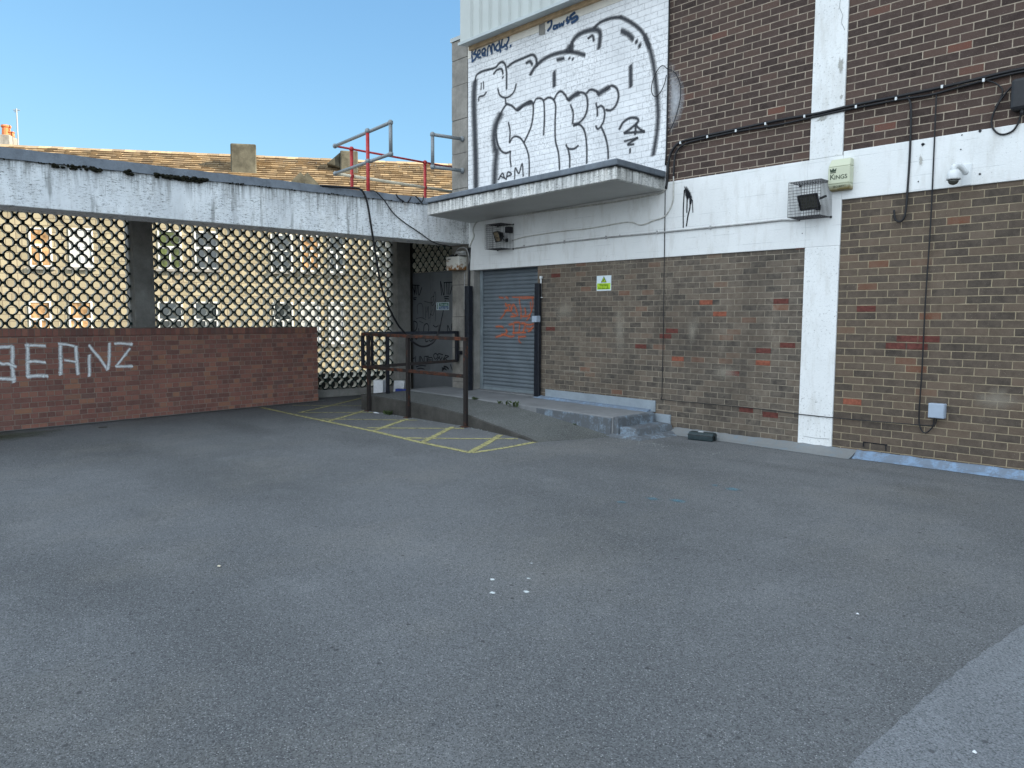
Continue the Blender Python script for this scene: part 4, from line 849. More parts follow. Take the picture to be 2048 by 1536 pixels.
mb.tube(catmull(P,6), .0095, 8); tag(mb.build('hanging_cable', M['cable'], smooth=True), 'thin black cable slanting across the beam towards the corner', 'cable')
for k, P in enumerate([[(792,388),(797,396),(808,403)],[(822,394),(819,400),(816,403)],[(831,392),(838,399),(843,405)],[(847,393),(846,400),(842,406)]]):
    mb = MB(); mb.tube(catmull([bpl(x,y,.05) for x,y in P],4), .011, 6); tag(mb.build('felt_strap', M['cable'], smooth=True), ['leftmost short black strap over the felt edge near the canopy','second short black strap over the felt edge from the left','third short black strap over the felt edge from the left','short black strap over the felt edge nearest the canopy'][k], 'strap', 'short black straps over the felt edge')

# ---- caged floodlights
def cage(xr, zt, zb, lab, seed):
    t = thing('lamp_cage', lab, 'wire cage', (xr-.2, FY, (zt+zb)/2)); xl = xr-.385; yo = FY-.30
    def grid(o, u, v, nu, nv):
        m_ = MB(); o, u, v = Vector(o), Vector(u), Vector(v)
        for i in range(nu+1): a = o+u*i/nu; m_.bar(a, a+v, .0038, .0038)
        for j in range(nv+1): a = o+v*j/nv; m_.bar(a, a+u, .0038, .0038, (0,1,0))
        return m_
    h = zt-zb
    for nm, o, u, v, a, b in (('front_mesh',(xl,yo,zb),(xr-xl,0,0),(0,0,h),12,12),('side_mesh',(xl,yo,zb),(0,FY-yo,0),(0,0,h),9,12),('side_mesh',(xr,yo,zb),(0,FY-yo,0),(0,0,h),9,12),('top_mesh',(xl,yo,zt),(xr-xl,0,0),(0,FY-yo,0),12,9),('bottom_mesh',(xl,yo,zb),(xr-xl,0,0),(0,FY-yo,0),12,9)):
        child(grid(o,u,v,a,b), nm, M['wire'], t)
    for x_, z_ in ((xl,zb),(xr,zb),(xl,zt),(xr,zt)):
        m_ = MB(); m_.obox((x_,FY-.006,z_), (.012,0,0),(0,.005,0),(0,0,.012)); child(m_, 'fixing_lug', M['black_plastic'], t)
def flood(c, yaw, pit, lab, w_=.17, h_=.125):
    t = thing('floodlight', lab, 'floodlight', c); c = Vector(c)
    n = Vector((math.sin(yaw)*math.cos(pit), -math.cos(yaw)*math.cos(pit), -math.sin(pit))); r = n.cross(UP).normalized(); u = r.cross(n)
    m_ = MB(); p = [c+n*.035+r*a*w_/2+u*b*h_/2 for a, b in ((-1,-1),(1,-1),(1,1),(-1,1))]; q = [c-n*.035+r*a*w_*.3+u*b*h_*.3 for a, b in ((-1,-1),(1,-1),(1,1),(-1,1))]
    m_.add(q+p, [(3,2,1,0),(4,5,6,7),(0,1,5,4),(1,2,6,5),(2,3,7,6),(3,0,4,7)]); child(m_, 'housing', M['black_plastic'], t, bevel=.004)
    m_ = MB(); 
    for a, b, cc, d in ((-1,-1,1,-1),(1,-1,1,1),(1,1,-1,1),(-1,1,-1,-1)): m_.bar(c+n*.038+r*a*w_/2+u*b*h_/2, c+n*.038+r*cc*w_/2+u*d*h_/2, .014, .014, n)
    child(m_, 'bezel', M['black_plastic'], t)
    m_ = MB(); m_.obox(c+n*.036, r*w_*.43, u*h_*.43, n*.002); child(m_, 'glass', M['glass_dark'], t)
    m_ = MB(); m_.obox(c-n*.05, r*.04, u*.045, n*.02); child(m_, 'driver_box', M['black_plastic'], t, bevel=.004)
    wp = Vector((c.x+.02, FY-.004, c.z-.06)); m_ = MB(); m_.tube([c-n*.04-u*.03, c-n*.06-u*.09, wp+Vector((0,-.05,0)), wp], .009, 8); m_.obox(wp+Vector((0,-.004,0)), (.03,0,0),(0,.004,0),(0,0,.03)); child(m_, 'bracket', M['black_plastic'], t)
    return t
a = fw(1662,434,FY); b = fw(1664,364,FY); cage(a.x, b.z, a.z, 'wire mesh cage round the floodlight, left of the cream alarm box', 1)
a = fw(1027,498,FY); b = fw(1027,449,FY); cage(a.x, b.z, a.z, 'wire mesh cage round the floodlight above the roller shutter', 2)
c = fw(1621,402,FY-.17); f1 = flood(c, -.15, .42, 'black square floodlight inside the cage beside the alarm box', .25, .175)
mb = MB(); mb.tube([(c.x+.09,c.y+.03,c.z+.02),(c.x+.16,c.y+.06,c.z+.05)], .014, 8); child(mb, 'sensor_arm', M['black_plastic'], f1)
c = fw(998,472,FY-.17); f2 = flood(c, -.35, .35, 'black square floodlight inside the cage above the roller shutter', .22, .17)
mb = MB(); mb.obox((c.x+.13,FY-.06,c.z+.10), (.045,0,0),(0,.055,0),(0,0,.05)); child(mb, 'sensor_head', M['black_plastic'], f2, bevel=.01)
# ---- alarm box
t = thing('alarm_box', 'cream alarm bell box with KINGS lettering and a crown, mould along its bottom', 'alarm box', fw(1688,350))
xa, xb = -3.875, -3.625; y0 = FY-.11; za, zb = 3.075, 3.425
mb = MB(); mb.hexa([(xa+.012,y0+.03,za),(xb-.012,y0+.03,za),(xb,FY,za-.005),(xa,FY,za-.005),(xa,y0,za+.065),(xb,y0,za+.065),(xb,FY,za+.065),(xa,FY,za+.065)])
mb.hexa([(xa,y0,za+.066),(xb,y0,za+.066),(xb,FY,za+.066),(xa,FY,za+.066),(xa,y0,zb-.09),(xb,y0,zb-.09),(xb,FY,zb-.09),(xa,FY,zb-.09)])
mb.hexa([(xa,y0,zb-.089),(xb,y0,zb-.089),(xb,FY,zb-.089),(xa,FY,zb-.089),(xa+.015,y0+.045,zb),(xb-.015,y0+.045,zb),(xb-.005,FY,zb),(xa+.005,FY,zb)])
child(mb, 'casing', M['alarm'], t, bevel=.01)
xm_ = (xa+xb)/2; yy = y0-.003
text('lettering', 'K', (xa+.052,yy,za+.145), (1,0,0), UP, .088, M['sign_dark'], t, depth=.001); text('lettering', 'INGS', (xa+.150,yy,za+.138), (1,0,0), UP, .066, M['sign_dark'], t, width=.142, depth=.001)
mb = MB(); cx_, cz_ = xa+.06, za+.205; mb.prism([(cx_-.032,yy,cz_),(cx_+.032,yy,cz_),(cx_+.038,yy,cz_+.04),(cx_+.016,yy,cz_+.02),(cx_,yy,cz_+.043),(cx_-.016,yy,cz_+.02),(cx_-.038,yy,cz_+.04)], (0,.002,0)); mb.box(cx_-.032,cx_+.032,yy,yy+.002,cz_-.014,cz_-.005); child(mb, 'crown_emblem', M['sign_dark'], t)
text('lettering', 'SECURITY', (xm_,y0+.013,za+.035), (1,0,0), (0,-.42,.9), .03, M['sign_dark'], t, width=.13, depth=.001)
# ---- dome camera
c = fw(1907,357,FY-.16); t = thing('dome_camera', 'white dome security camera on a wall arm over the right brick panel', 'security camera', c)
mb = MB(); mb.lathe(c, [(.02,.09),(.05,.075),(.062,.05),(.064,.0),(.06,-.012)], 24); child(mb, 'housing', M['white_plastic'], t, smooth=True)
mb = MB(); mb.lathe(c, [(.052,-.012),(.05,-.032),(.036,-.054),(.012,-.064)], 20); child(mb, 'dome', M['glass_dark'], t, smooth=True)
mb = MB(); mb.lathe(c, [(.067,-.002),(.067,-.012)], 24); child(mb, 'trim_ring', M['conduit'], t)
w0 = Vector((c.x+.07,FY,c.z+.03)); mb = MB(); mb.tube(catmull([c+Vector((0,0,.06)), c+Vector((.0,.0,.12)), c+Vector((.03,.07,.13)), w0+Vector((0,0,.04))],5), [.028]*16, 10); child(mb, 'wall_arm', M['white_plastic'], t, smooth=True)
mb = MB(); mb.box(w0.x-.035,w0.x+.05,FY-.012,FY-.0005,w0.z-.09,w0.z+.13); child(mb, 'back_plate', M['white_plastic'], t, bevel=.004)
# ---- boxes
a, b = fw(1857,806,D-.07), fw(1888,838,D-.07); t = thing('junction_box', 'pale blue-grey square junction box low on the right brick panel', 'junction box', ((a.x+b.x)/2,D,b.z))
mb = MB(); mb.box(a.x,b.x,D-.075,D-.001,b.z,a.z); child(mb, 'casing', M['grey_box'], t, bevel=.006)
mb = MB(); mb.box(a.x+.006,b.x-.006,D-.082,D-.0755,b.z+.006,a.z-.006); child(mb, 'lid', M['grey_box'], t, bevel=.003)
a, b = fw(2022,158,D-.12), fw(2075,212,D-.12); t = thing('junction_box', 'black cable junction box high at the right, fed by the drooping loop', 'junction box', ((a.x+b.x)/2,D,a.z))
mb = MB(); mb.box(a.x,b.x,D-.12,D-.001,b.z,a.z); child(mb, 'casing', M['black_plastic'], t, bevel=.03)
mb = MB(); mb.lathe(((a.x+b.x)/2-.02,D-.06,b.z+.002), [(.02,0),(.02,-.03),(.012,-.05)], 10); child(mb, 'cable_gland', M['black_plastic'], t)
# ---- shutter switch with white conduit
t = thing('shutter_switch', 'grey key switch box with a white conduit tube right of the shutter', 'switch', fw(1079,636))
a = fw(1082,555,D-.03); b = fw(1081,632,D-.03); mb = MB(); mb.tube([a,b], .0125, 10); child(mb, 'conduit_tube', M['white_plastic'], t, smooth=True)
mb = MB(); mb.obox(a+Vector((0,0,.0)), (.024,0,0),(0,.018,0),(0,0,.024)); child(mb, 'conduit_cap', M['white_plastic'], t, bevel=.008)
mb = MB(); m_ = a.lerp(b,.52); mb.obox(m_, (.03,0,0),(0,.014,0),(0,0,.008)); child(mb, 'conduit_clip', M['white_plastic'], t)
mb = MB(); mb.box(b.x-.075,b.x+.03,D-.16,D-.06,b.z-.10,b.z); child(mb, 'switch_box', M['grey_box'], t, bevel=.006)
# ---- warning sign
a, b = fw(1193.5,552,D-.006), fw(1222,581,D-.006); t = thing('warning_sign', 'square white and yellow-green anti-climb paint warning sign on the brickwork', 'sign', ((a.x+b.x)/2,D,b.z))
x0, x1, z0, z1 = a.x, b.x, b.z, a.z; yy = D-.006; zm = z0+(z1-z0)*.50
mb = MB(); mb.box(x0,x1,yy,D-.001,z0,z1); child(mb, 'sign_plate', M['sign_white'], t, bevel=.001)
mb = MB(); mb.box(x0+.012,x1-.012,yy-.0022,yy-.0004,z0+.02,zm); child(mb, 'yellow_band', M['sign_yellow'], t)
xm_ = (x0+x1)/2; 
def tri(s_, zc_, y_, d_): return [(xm_-s_,y_,zc_-s_*.62),(xm_+s_,y_,zc_-s_*.62),(xm_,y_,zc_+s_*1.05)], d_
for s_, y_, mt, nm in ((.056,yy-.0022,'sign_dark','triangle_border'),(.040,yy-.004,'sign_yellow','triangle')):
    P, d_ = tri(s_, z0+(z1-z0)*.705, y_, (0,.0015,0)); mb = MB(); mb.prism(P, d_); child(mb, nm, M[mt], t)
mb = MB(); zc_ = z0+(z1-z0)*.70; mb.obox((xm_-.004,yy-.005,zc_-.002), (.013,0,.008),(0,.0008,0),(-.003,0,.007)); mb.obox((xm_+.006,yy-.005,zc_+.014), (.004,0,.006),(0,.0008,0),(-.006,0,.006)); child(mb, 'hand_symbol', M['sign_dark'], t)
text('lettering', 'Warning', (xm_,yy-.003,z0+(z1-z0)*.375), (1,0,0), UP, .062, M['sign_olive'], t, width=(x1-x0)*.62, depth=.001, bold=.001)
text('lettering', 'Anti-climb paint', (xm_,yy-.003,z0+(z1-z0)*.17), (1,0,0), UP, .036, M['sign_olive'], t, width=(x1-x0)*.8, depth=.001, bold=.001)
# ---- rusty box and bulkhead lamp at the corner
a, b = fw(901,515,D-.10), fw(926,540,D-.10); t = thing('rusty_box', 'rust-stained white metal box high on the stone corner pilaster', 'box', ((a.x+b.x)/2,D,b.z))
mb = MB(); mb.box(a.x,b.x,D-.20,D-.014,b.z,a.z); child(mb, 'casing', M['rusty_white'], t, bevel=.01)
mb = MB(); mb.box(a.x+.05,a.x+.13,D-.206,D-.2005,a.z-.05,a.z-.035); child(mb, 'slot', M['black_plastic'], t)
mb = MB(); mb.tube(catmull([(b.x-.05,D-.02,a.z-.28),(b.x-.055,D-.02,a.z-.5),(b.x-.06,D-.02,a.z-.95)],4), .008, 6); child(mb, 'supply_cable', M['conduit'], t)
c = fw(922,505,D-.12); t = thing('bulkhead_lamp', 'grey bulkhead lamp above the rusty box in the dark corner', 'lamp', c)
mb = MB(); mb.obox(c, (.085,0,0),(0,.05,0),(0,0,.022)); mb.obox(c+Vector((0,.03,-.03)), (.07,0,0),(0,.05,0),(0,0,.02)); child(mb, 'lamp_body', M['conduit'], t, bevel=.012)
mb = MB(); mb.tube(catmull([(c.x-.28,D-.05,c.z-.05),(c.x-.18,D-.10,c.z+.0),(c.x-.08,D-.12,c.z+.07),(c.x+.04,D-.1,c.z+.09),(c.x+.12,D-.08,c.z+.04),(c.x+.14,D-.05,c.z-.10),(c.x+.12,D-.04,c.z-.25)],5), .009, 6); child(mb, 'supply_cable', M['conduit'], t, smooth=True)
mb = MB(); mb.obox((c.x-.30,D-.06,c.z-.07), (.06,0,0),(0,.05,0),(0,0,.05)); child(mb, 'sensor', M['black_plastic'], t, bevel=.01)
mb = MB(); mb.tube([fw(940,495,D-.03),fw(938,540,D-.03),fw(937,600,D-.03),fw(937,770,D-.03)], .022, 8); tag(mb.build('downpipe', M['black_plastic'], smooth=True), 'slim dark pipe running down behind the left steel guard post', 'pipe')
# ---- bait box
a = gd(1383,878); t = thing('bait_station', 'dark green-grey plastic bait box on the ground at the foot of the wall', 'bait box', (-5.33,8.56,0))
ax = Vector((.985,.17,0)); ay = Vector((-.17,.985,0)); c = Vector((-5.34,8.585,0))
mb = MB(); P = []
for s_ in (-1,1):
    for (yy_, zz_) in ((-.085,.0),(.085,.0),(.085,.07),(.05,.105),(-.05,.105),(-.085,.07)): P.append(c+ax*.17*s_+ay*yy_+UP*(zz_+.003))
mb.add(P, [(5,4,3,2,1,0),(6,7,8,9,10,11)]+[(i,(i+1)%6,6+(i+1)%6,6+i) for i in range(6)]); child(mb, 'casing', M['bait'], t, bevel=.012)
mb = MB(); mb.lathe(c+ax*.1705+UP*.045+ay*-.02, [(.027,0),(.027,.003)], 14, ax); child(mb, 'entry_hole', M['downpipe'], t)
mb = MB(); mb.obox(c+UP*.109+ax*-.02, ax*.035, ay*.018, UP*.001); child(mb, 'label_sticker', M['litter_white'], t)
mb = MB(); mb.obox(c+UP*.072, ax*.172, ay*.087, UP*.003); child(mb, 'lid_seam', M['black_plastic'], t)

# ================================================================== HANDRAIL ROUND THE RAMP
t = thing('ramp_handrail', 'rusty brown and black square steel handrail along the ramp', 'handrail', (-9.7,7.05,0)); sq_ = .05
PX = [(-10.90,0),(-9.765,0),(-8.345,0)]
for x_, z_ in PX:
    mb = MB(); mb.box(x_-.027,x_+.027,7.02,7.074,z_,1.285 if x_ != -8.345 else 1.262); child(mb, 'post', M['rust_dark'], t, bevel=.004)
    mb = MB(); mb.box(x_-.06,x_+.06,6.98,7.075,0,.012); child(mb, 'base_plate', M['rust'], t)
mb = MB(); mb.box(-11.03,-10.98,7.48,7.53,.262,1.30); child(mb, 'post', M['steel_black'], t, bevel=.004)
mb = MB(); mb.bar((-11.08,7.047,1.315),(-8.318,7.047,1.288), .06, .05); child(mb, 'top_rail', M['rust'], t, bevel=.004)
mb = MB(); mb.bar((-11.08,7.047,.755),(-8.375,7.047,.745), .05, .05); child(mb, 'lower_rail', M['rust'], t, bevel=.004)
cnr = Vector((-11.08,7.08,0)); fin = fw(914,700,8.80); fx = fin.x
mb = MB(); mb.bar((-11.06,7.075,1.325),(fx,8.80,1.335), .06, .05); child(mb, 'end_top_rail', M['steel_black'], t, bevel=.004)
mb = MB(); mb.bar((-11.06,7.075,.745),(fx,8.80,.815), .05, .05); child(mb, 'end_lower_rail', M['rust_dark'], t, bevel=.004)
mb = MB(); mb.box(-11.105,-11.055,7.025,7.075,.73,1.288); child(mb, 'end_upright', M['steel_black'], t, bevel=.004)
mb = MB(); mb.box(-11.05,-11.01,7.19,7.225,.77,1.30); child(mb, 'end_upright', M['steel_black'], t)
mb = MB(); mb.box(fx-.03,fx+.025,8.77,8.825,.80,1.36); child(mb, 'end_upright', M['steel_black'], t, bevel=.004)
mb = MB(); mb.box(fx,fx+.09,8.79,D-.02,.93,1.0); child(mb, 'wall_bracket', M['steel_black'], t)

# ================================================================== GUARD RAILS ON THE ROOF
def rodp(x, y, ax, v):
    n = {'x':(1,0,0),'y':(0,1,0),'z':(0,0,1)}[ax]; return on(x, y, n, v)
t = thing('roof_guard_rail', 'red and grey tubular guard rail standing on the roof behind the beam', 'guard rail', (-12,7.6,3.5))
zt_, zl_ = 4.88, 4.36
A_ = rodp(670,292,'z',zt_); C_ = rodp(781,245,'z',zt_); Bp = A_.lerp(C_, .60)
def rod(p, q, r_, mat, nm, n=10): m_ = MB(); m_.tube([p,q], r_, n); child(m_, nm, M[mat], t, smooth=True)
def knob(p, r_, mat, nm='elbow_fitting'): m_ = MB(); m_.lathe(p, [(r_*.5,-r_),(r_,-r_*.5),(r_,r_*.5),(r_*.5,r_)], 12); child(m_, nm, M[mat], t, smooth=True)
lo = lambda p, z=zl_: Vector((p.x,p.y,z))
rod(A_, C_, .030, 'galv', 'top_rail'); rod(lo(A_), lo(C_), .030, 'galv', 'lower_rail'); rod(C_, lo(C_), .032, 'galv', 'end_upright')
for p in (A_, C_, lo(A_), lo(C_)): knob(p, .043, 'galv')
Bp = on(735,262,(0,0,1),zt_); rod(Vector((Bp.x,Bp.y,3.5)), Vector((Bp.x,Bp.y,zt_)), .032, 'red_paint', 'post'); knob(Bp, .045, 'galv'); knob(lo(Bp), .045, 'galv')
E_ = rodp(905,331,'x',A_.x+.0); E_ = Vector((A_.x, E_.y+.6, zt_))
rod(A_, E_, .020, 'red_paint', 'back_top_rail'); rod(lo(A_), lo(E_), .030, 'sunlit_rail_leaf', 'back_lower_rail')
for px in ((703,298),(850,318)):
    q = rodp(px[0],px[1],'x',A_.x); rod(Vector((q.x,q.y,3.5)), Vector((q.x,q.y,zt_)), .032, 'red_paint', 'post'); knob(Vector((q.x,q.y,zt_)), .045, 'red_paint'); knob(Vector((q.x,q.y,zl_)), .045, 'red_paint')
t = thing('wall_guard_rail', 'grey tubular hoop rail fixed to the stone corner pilaster above the canopy', 'guard rail', (-10.55,8.5,4.5))
za, zb = 4.79, 4.235; xa = fw(925,277,D-.02).x; q = Vector((xa-.05, 8.22, za))
q = on(865,269,(0,0,1),za); rod(q, Vector((xa,D-.02,za)), .030, 'galv', 'top_rail'); rod(lo(q,zb), Vector((xa,D-.02,zb)), .030, 'galv', 'lower_rail'); rod(q, lo(q,zb), .031, 'galv', 'end_upright')
for p in (q, lo(q,zb)): knob(p, .043, 'galv')
for z_ in (za, zb): m_ = MB(); m_.lathe((xa,D-.018,z_), [(.05,0),(.05,-.02),(.035,-.05)], 14, (0,1,0)); child(m_, 'wall_flange', M['galv'], t)

# ================================================================== STONE HOUSE ACROSS THE STREET
V2 = 9000; hb = math.atan((V2-1024)/FPX); hd = (F0*math.cos(hb)+R0*math.sin(hb)).normalized(); hn = Vector((hd.y,-hd.x,0))   # hn faces us
if hn.dot(F0) > 0: hn = -hn
hp = CAM + (F0 + R0*((512-1024)/FPX))*28.0; hD = hn.dot(hp)
def hw(x, y, off=0.): return on(x, y, hn, hD+off)
HO = Vector((hp.x, hp.y, 0))
def hu(p): return (p-HO).dot(hd)
def hpt(u, off, z): q = HO+hd*u+hn*off; return Vector((q.x,q.y,z))
hang = math.atan2(hd.y, hd.x)
m = N('cotswold_stone_wall', .9, .2); v, u, z = brick_uv(m, 'dir', hang)
bt = m.n('ShaderNodeTexBrick', offset=.37, squash=.7, squash_frequency=3); m.put(bt.inputs['Vector'], v); 
for k_, c_ in (('Color1',(.25,.215,.14)),('Color2',(.38,.33,.22)),('Mortar',(.13,.10,.07))): bt.inputs[k_].default_value = (*c_,1)
bt.inputs['Scale'].default_value = 1; bt.inputs['Mortar Size'].default_value = .011; bt.inputs['Brick Width'].default_value = .52; bt.inputs['Row Height'].default_value = .24
m.col(m.mix(m.step(m.noise(1.2,5), .4,.7,0,.4), bt.outputs['Color'], (.30,.25,.19))); m.bump(m.noise(30,5,.7), .4, .01); M['house_stone'] = m.m
m = N('stone_roof_slates', .9, .2); g = m.n('ShaderNodeNewGeometry'); rd = g.outputs['Random Per Island']
c_ = m.ramp(rd, [(0,(.17,.125,.08)),(.35,(.27,.20,.125)),(.7,(.37,.275,.165)),(1,(.21,.165,.11))])
c_ = m.mix(m.step(m.noise(5,6,.75), .5,.68,0,.5), c_, (.13,.11,.08)); c_ = m.mix(m.step(m.noise(17,4,.7), .58,.7,0,.5), c_, (.50,.44,.30)); m.col(c_); m.bump(m.noise(30,4,.7), .5, .015); M['slates'] = m.m
HS = thing('stone_house', 'long honey-coloured stone house with slate roof and chimneys seen beyond the ring screen', 'house', hpt(0,0,-3.6))
uL, uR = hu(hw(-260,500)), hu(hw(1010,500)); zE = 5.75
mb = MB(); P = [hpt(uL,0,-3.6),hpt(uR,0,-3.6),hpt(uR,-8,-3.6),hpt(uL,-8,-3.6)]; mb.hexa(P+[Vector((p.x,p.y,zE)) for p in P])
P = [hpt(uL,0,zE-.01),hpt(uR,0,zE-.01),hpt(uR,-8,zE-.01),hpt(uL,-8,zE-.01),hpt(uL,-4,8.1),hpt(uR,-4,8.1)]
mb.add(P, [(0,1,5,4),(1,2,5),(2,3,4,5),(3,0,4)]); child(mb, 'house_walls', M['house_stone'], HS)
rz = 8.25; rn = 22; mb = MB(); rr = random.Random(12); sl_ = Vector((0,0,rz-zE)); 
for i in range(rn):
    t0 = i/rn; t1 = (i+1.25)/rn; u_ = uL-.2+rr.uniform(-.3,0); sz_ = .34-.10*t0
    while u_ < uR+.1:
        w_ = rr.uniform(.55,1.4)*sz_*1.3; j0 = rr.uniform(-.012,.012); th = rr.uniform(.04,.07)
        o0 = .32-4.32*t0; o1 = .32-4.32*t1; z0_ = zE-.1+(rz-zE+.1)*t0; z1_ = zE-.1+(rz-zE+.1)*t1
        if t1 > 1: o1 = -4.0; z1_ = rz
        a_ = [hpt(u_,o0+j0,z0_+.012),hpt(u_+w_-.012,o0+j0,z0_+.012),hpt(u_+w_-.012,o1,z1_-.012),hpt(u_,o1,z1_-.012)]
        up_ = (UP*.8+hn*.6)*(th+.02); dn = (UP*.8+hn*.6)*.012
        mb.hexa(a_+[a_[0]+up_,a_[1]+up_,a_[2]+dn,a_[3]+dn]); u_ += w_
rf = child(mb, 'roof', M['slates'], HS)
mb = MB(); u_ = uL-.2
while u_ < uR+.2:
    w_ = .45; mb.prism([hpt(u_,-3.78,rz-.06),hpt(u_,-4.0,rz+.08+rr.uniform(-.008,.008)),hpt(u_,-4.22,rz-.06)], hd*(w_-.01)); u_ += w_
child(mb, 'ridge', M['slates'], rf)
# chimneys
for (xa, xb, yt, off, zb) in ((460,512,287,-2.3,7.0),(680,716,301,-2.6,7.1)):
    a, b = hw(xa,yt,off), hw(xb,yt,off); ua, ub = hu(a), hu(b); zt = (a.z+b.z)/2
    m_ = MB(); P = [hpt(ua,off,zb),hpt(ub,off,zb),hpt(ub-.12,off-.7,zb),hpt(ua,off-.7,zb)]; m_.hexa(P+[Vector((p.x,p.y,zt)) for p in P])
    if xa == 680: m_.add([hpt(ua-.001,off-.1,zb+.6),hpt(ua-.55,off-.1,zb+.75),hpt(ua-.001,off-.1,zt-.05),hpt(ua-.001,off-.8,zb+.6),hpt(ua-.55,off-.8,zb+.75),hpt(ua-.001,off-.8,zt-.05)], [(0,1,2),(5,4,3),(0,3,4,1),(1,4,5,2),(2,5,3,0)])
    child(m_, 'chimney', M['lichen_stone'], rf, bevel=.05)
a, b = hw(-12,297,-4.6), hw(30,291,-4.6); ua, ub = hu(a), hu(b)
m_ = MB(); P = [hpt(ua,-4.4,8),hpt(ub-.1,-4.4,8),hpt(ub-.1,-5.2,8),hpt(ua,-5.2,8)]; m_.hexa(P+[Vector((p.x,p.y,hw(10,271,-4.6).z)) for p in P]); ch = child(m_, 'chimney', M['stone'], rf, bevel=.03)
for x_, y_, r_ in ((12,251,.16),(22,264,.12)):
    p = hw(x_,y_,-4.8); zb = hw(10,271,-4.6).z; m_ = MB(); m_.lathe((p.x,p.y,zb), [(r_*1.05,0),(r_*.9,(p.z-zb)*.75),(r_*1.15,(p.z-zb)*.85),(r_*1.1,p.z-zb)], 14); child(m_, 'chimney_pot', M['pot'], HS)
p0, p1 = hw(35,293,-4.6), hw(33,217,-4.6); t = thing('roof_aerial', 'thin grey aerial mast on the house roof beside the terracotta chimney pots', 'aerial', p0)
m_ = MB(); m_.tube([(p1.x,p1.y,8.4),p1], .028, 6); child(m_, 'mast', M['galv'], t)
m_ = MB(); q = Vector((p1.x,p1.y,p1.z-.06)); m_.tube([q-hd*.12,q+hd*.12], .02, 6); m_.tube([q-hd*.1-UP*.07,q+hd*.04-UP*.07], .015, 6); child(m_, 'aerial_element', M['galv'], t)
# small gabled dormer
a = hw(608,351,.05); ua = hu(a); zt = a.z; m_ = MB()
m_.prism([hpt(ua-1.0,.02,zt-1.05),hpt(ua+1.0,.02,zt-1.05),hpt(ua,.02,zt-.05)], hn*-3.2); g_ = child(m_, 'gable', M['house_stone'], HS)
m_ = MB()
for s_ in (-1,1): m_.bar(hpt(ua+s_*1.15,-.0,zt-1.2), hpt(ua,0,zt+.0), .35, .10, hn)
child(m_, 'coping', M['lichen_stone'], g_)
m_ = MB(); m_.prism([hpt(ua-.28,.03,zt-.55),hpt(ua+.28,.03,zt-.55),hpt(ua,.03,zt-.25)], hn*.02); child(m_, 'vent', M['downpipe'], g_)
# windows
def win(xa, xb, ya, yb, kind, mull=1):
    a, b = hw(xa,ya), hw(xb,yb); ua, ub, zt, zb = hu(a), hu(b), a.z, b.z
    if ub < ua: ua, ub = ub, ua
    m_ = MB(); fwid = .055; 
    def fb(u0,u1,z0,z1,o0=-.02,o1=.03): m_.add([hpt(u0,o1,z0),hpt(u1,o1,z0),hpt(u1,o1,z1),hpt(u0,o1,z1),hpt(u0,o0,z0),hpt(u1,o0,z0),hpt(u1,o0,z1),hpt(u0,o0,z1)], [(0,1,2,3),(7,6,5,4),(0,4,5,1),(1,5,6,2),(2,6,7,3),(3,7,4,0)])
    fb(ua,ua+fwid,zb,zt); fb(ub-fwid,ub,zb,zt); fb(ua+fwid,ub-fwid,zb,zb+fwid); fb(ua+fwid,ub-fwid,zt-fwid,zt)
    zm_ = zb+(zt-zb)*.56; fb(ua+fwid,ub-fwid,zm_-.04,zm_+.04,-.02,.028)
    if mull: um = (ua+ub)/2; fb(um-.03,um+.03,zb+fwid,zm_-.04,-.02,.026)
    f_ = child(m_, 'window', M['white_fr'], HS)
    m_ = MB(); m_.add([hpt(ua+.03,.008,zb+.03),hpt(ub-.03,.008,zb+.03),hpt(ub-.03,.008,zt-.03),hpt(ua+.03,.008,zt-.03)], [(0,1,2,3)]); child(m_, 'pane', M[kind], f_)
    m_ = MB(); fb_ = [hpt(ua-.08,.0,zb-.10),hpt(ub+.08,.0,zb-.10),hpt(ub+.08,.09,zb-.10),hpt(ua-.08,.09,zb-.10)]; m_.hexa([fb_[3],fb_[2],fb_[1],fb_[0]]+[p+UP*.095 for p in (fb_[3],fb_[2],fb_[1],fb_[0])]); child(m_, 'sill', M['stone'], f_)
for xa, xb, ya, yb, kd in [(-60,-14,452,530,'pane'),(57,106,455,534,'curtain'),(137,188,456,535,'pane_pale'),(315,365,460,538,'pane_green'),(388,437,462,539,'pane'),(541,586,468,543,'pane'),(600,640,470,544,'curtain'),(657,690,472,546,'pane'),(742,775,474,548,'pane'),
        (57,106,602,684,'curtain'),(137,188,602,684,'curtain'),(315,368,603,686,'pane'),(388,438,603,686,'pane'),(546,588,604,687,'pane'),(600,642,604,688,'pane_pale'),(657,690,604,688,'pane_pale'),(-60,-14,602,682,'pane')]: win(xa, xb, ya, yb, kd)

# ================================================================== LITTER, WEEDS
def bxp(lab, c, s_, rot, mat, name='litter_box', cat='box', tilt=0.):
    m_ = MB(); ax = Vector((math.cos(rot),math.sin(rot),0)); ay = Vector((-math.sin(rot),math.cos(rot),0)); c = Vector(c)
    m_.obox(c+UP*s_[2]/2, ax*s_[0]/2, ay*s_[1]/2, (UP+ax*tilt)*s_[2]/2); o = m_.build(name, M[mat], bevel=.004); return tag(o, lab, cat)
p = gd(762,789); bxp('white cardboard carton standing behind the rear handrail post', (-12.62,8.42,0), (.2,.2,.36), .6, 'litter_white', 'carton')
bxp('dark blue crumpled packet lying beside the white cartons', (-12.45,8.82,0), (.24,.12,.17), .5, 'litter_blue', 'packet', 'packet', .15)
bxp('white open carton leaning behind the blue packet', (-12.75,8.98,0), (.22,.1,.31), .7, 'litter_white', 'carton', 'box', .1)
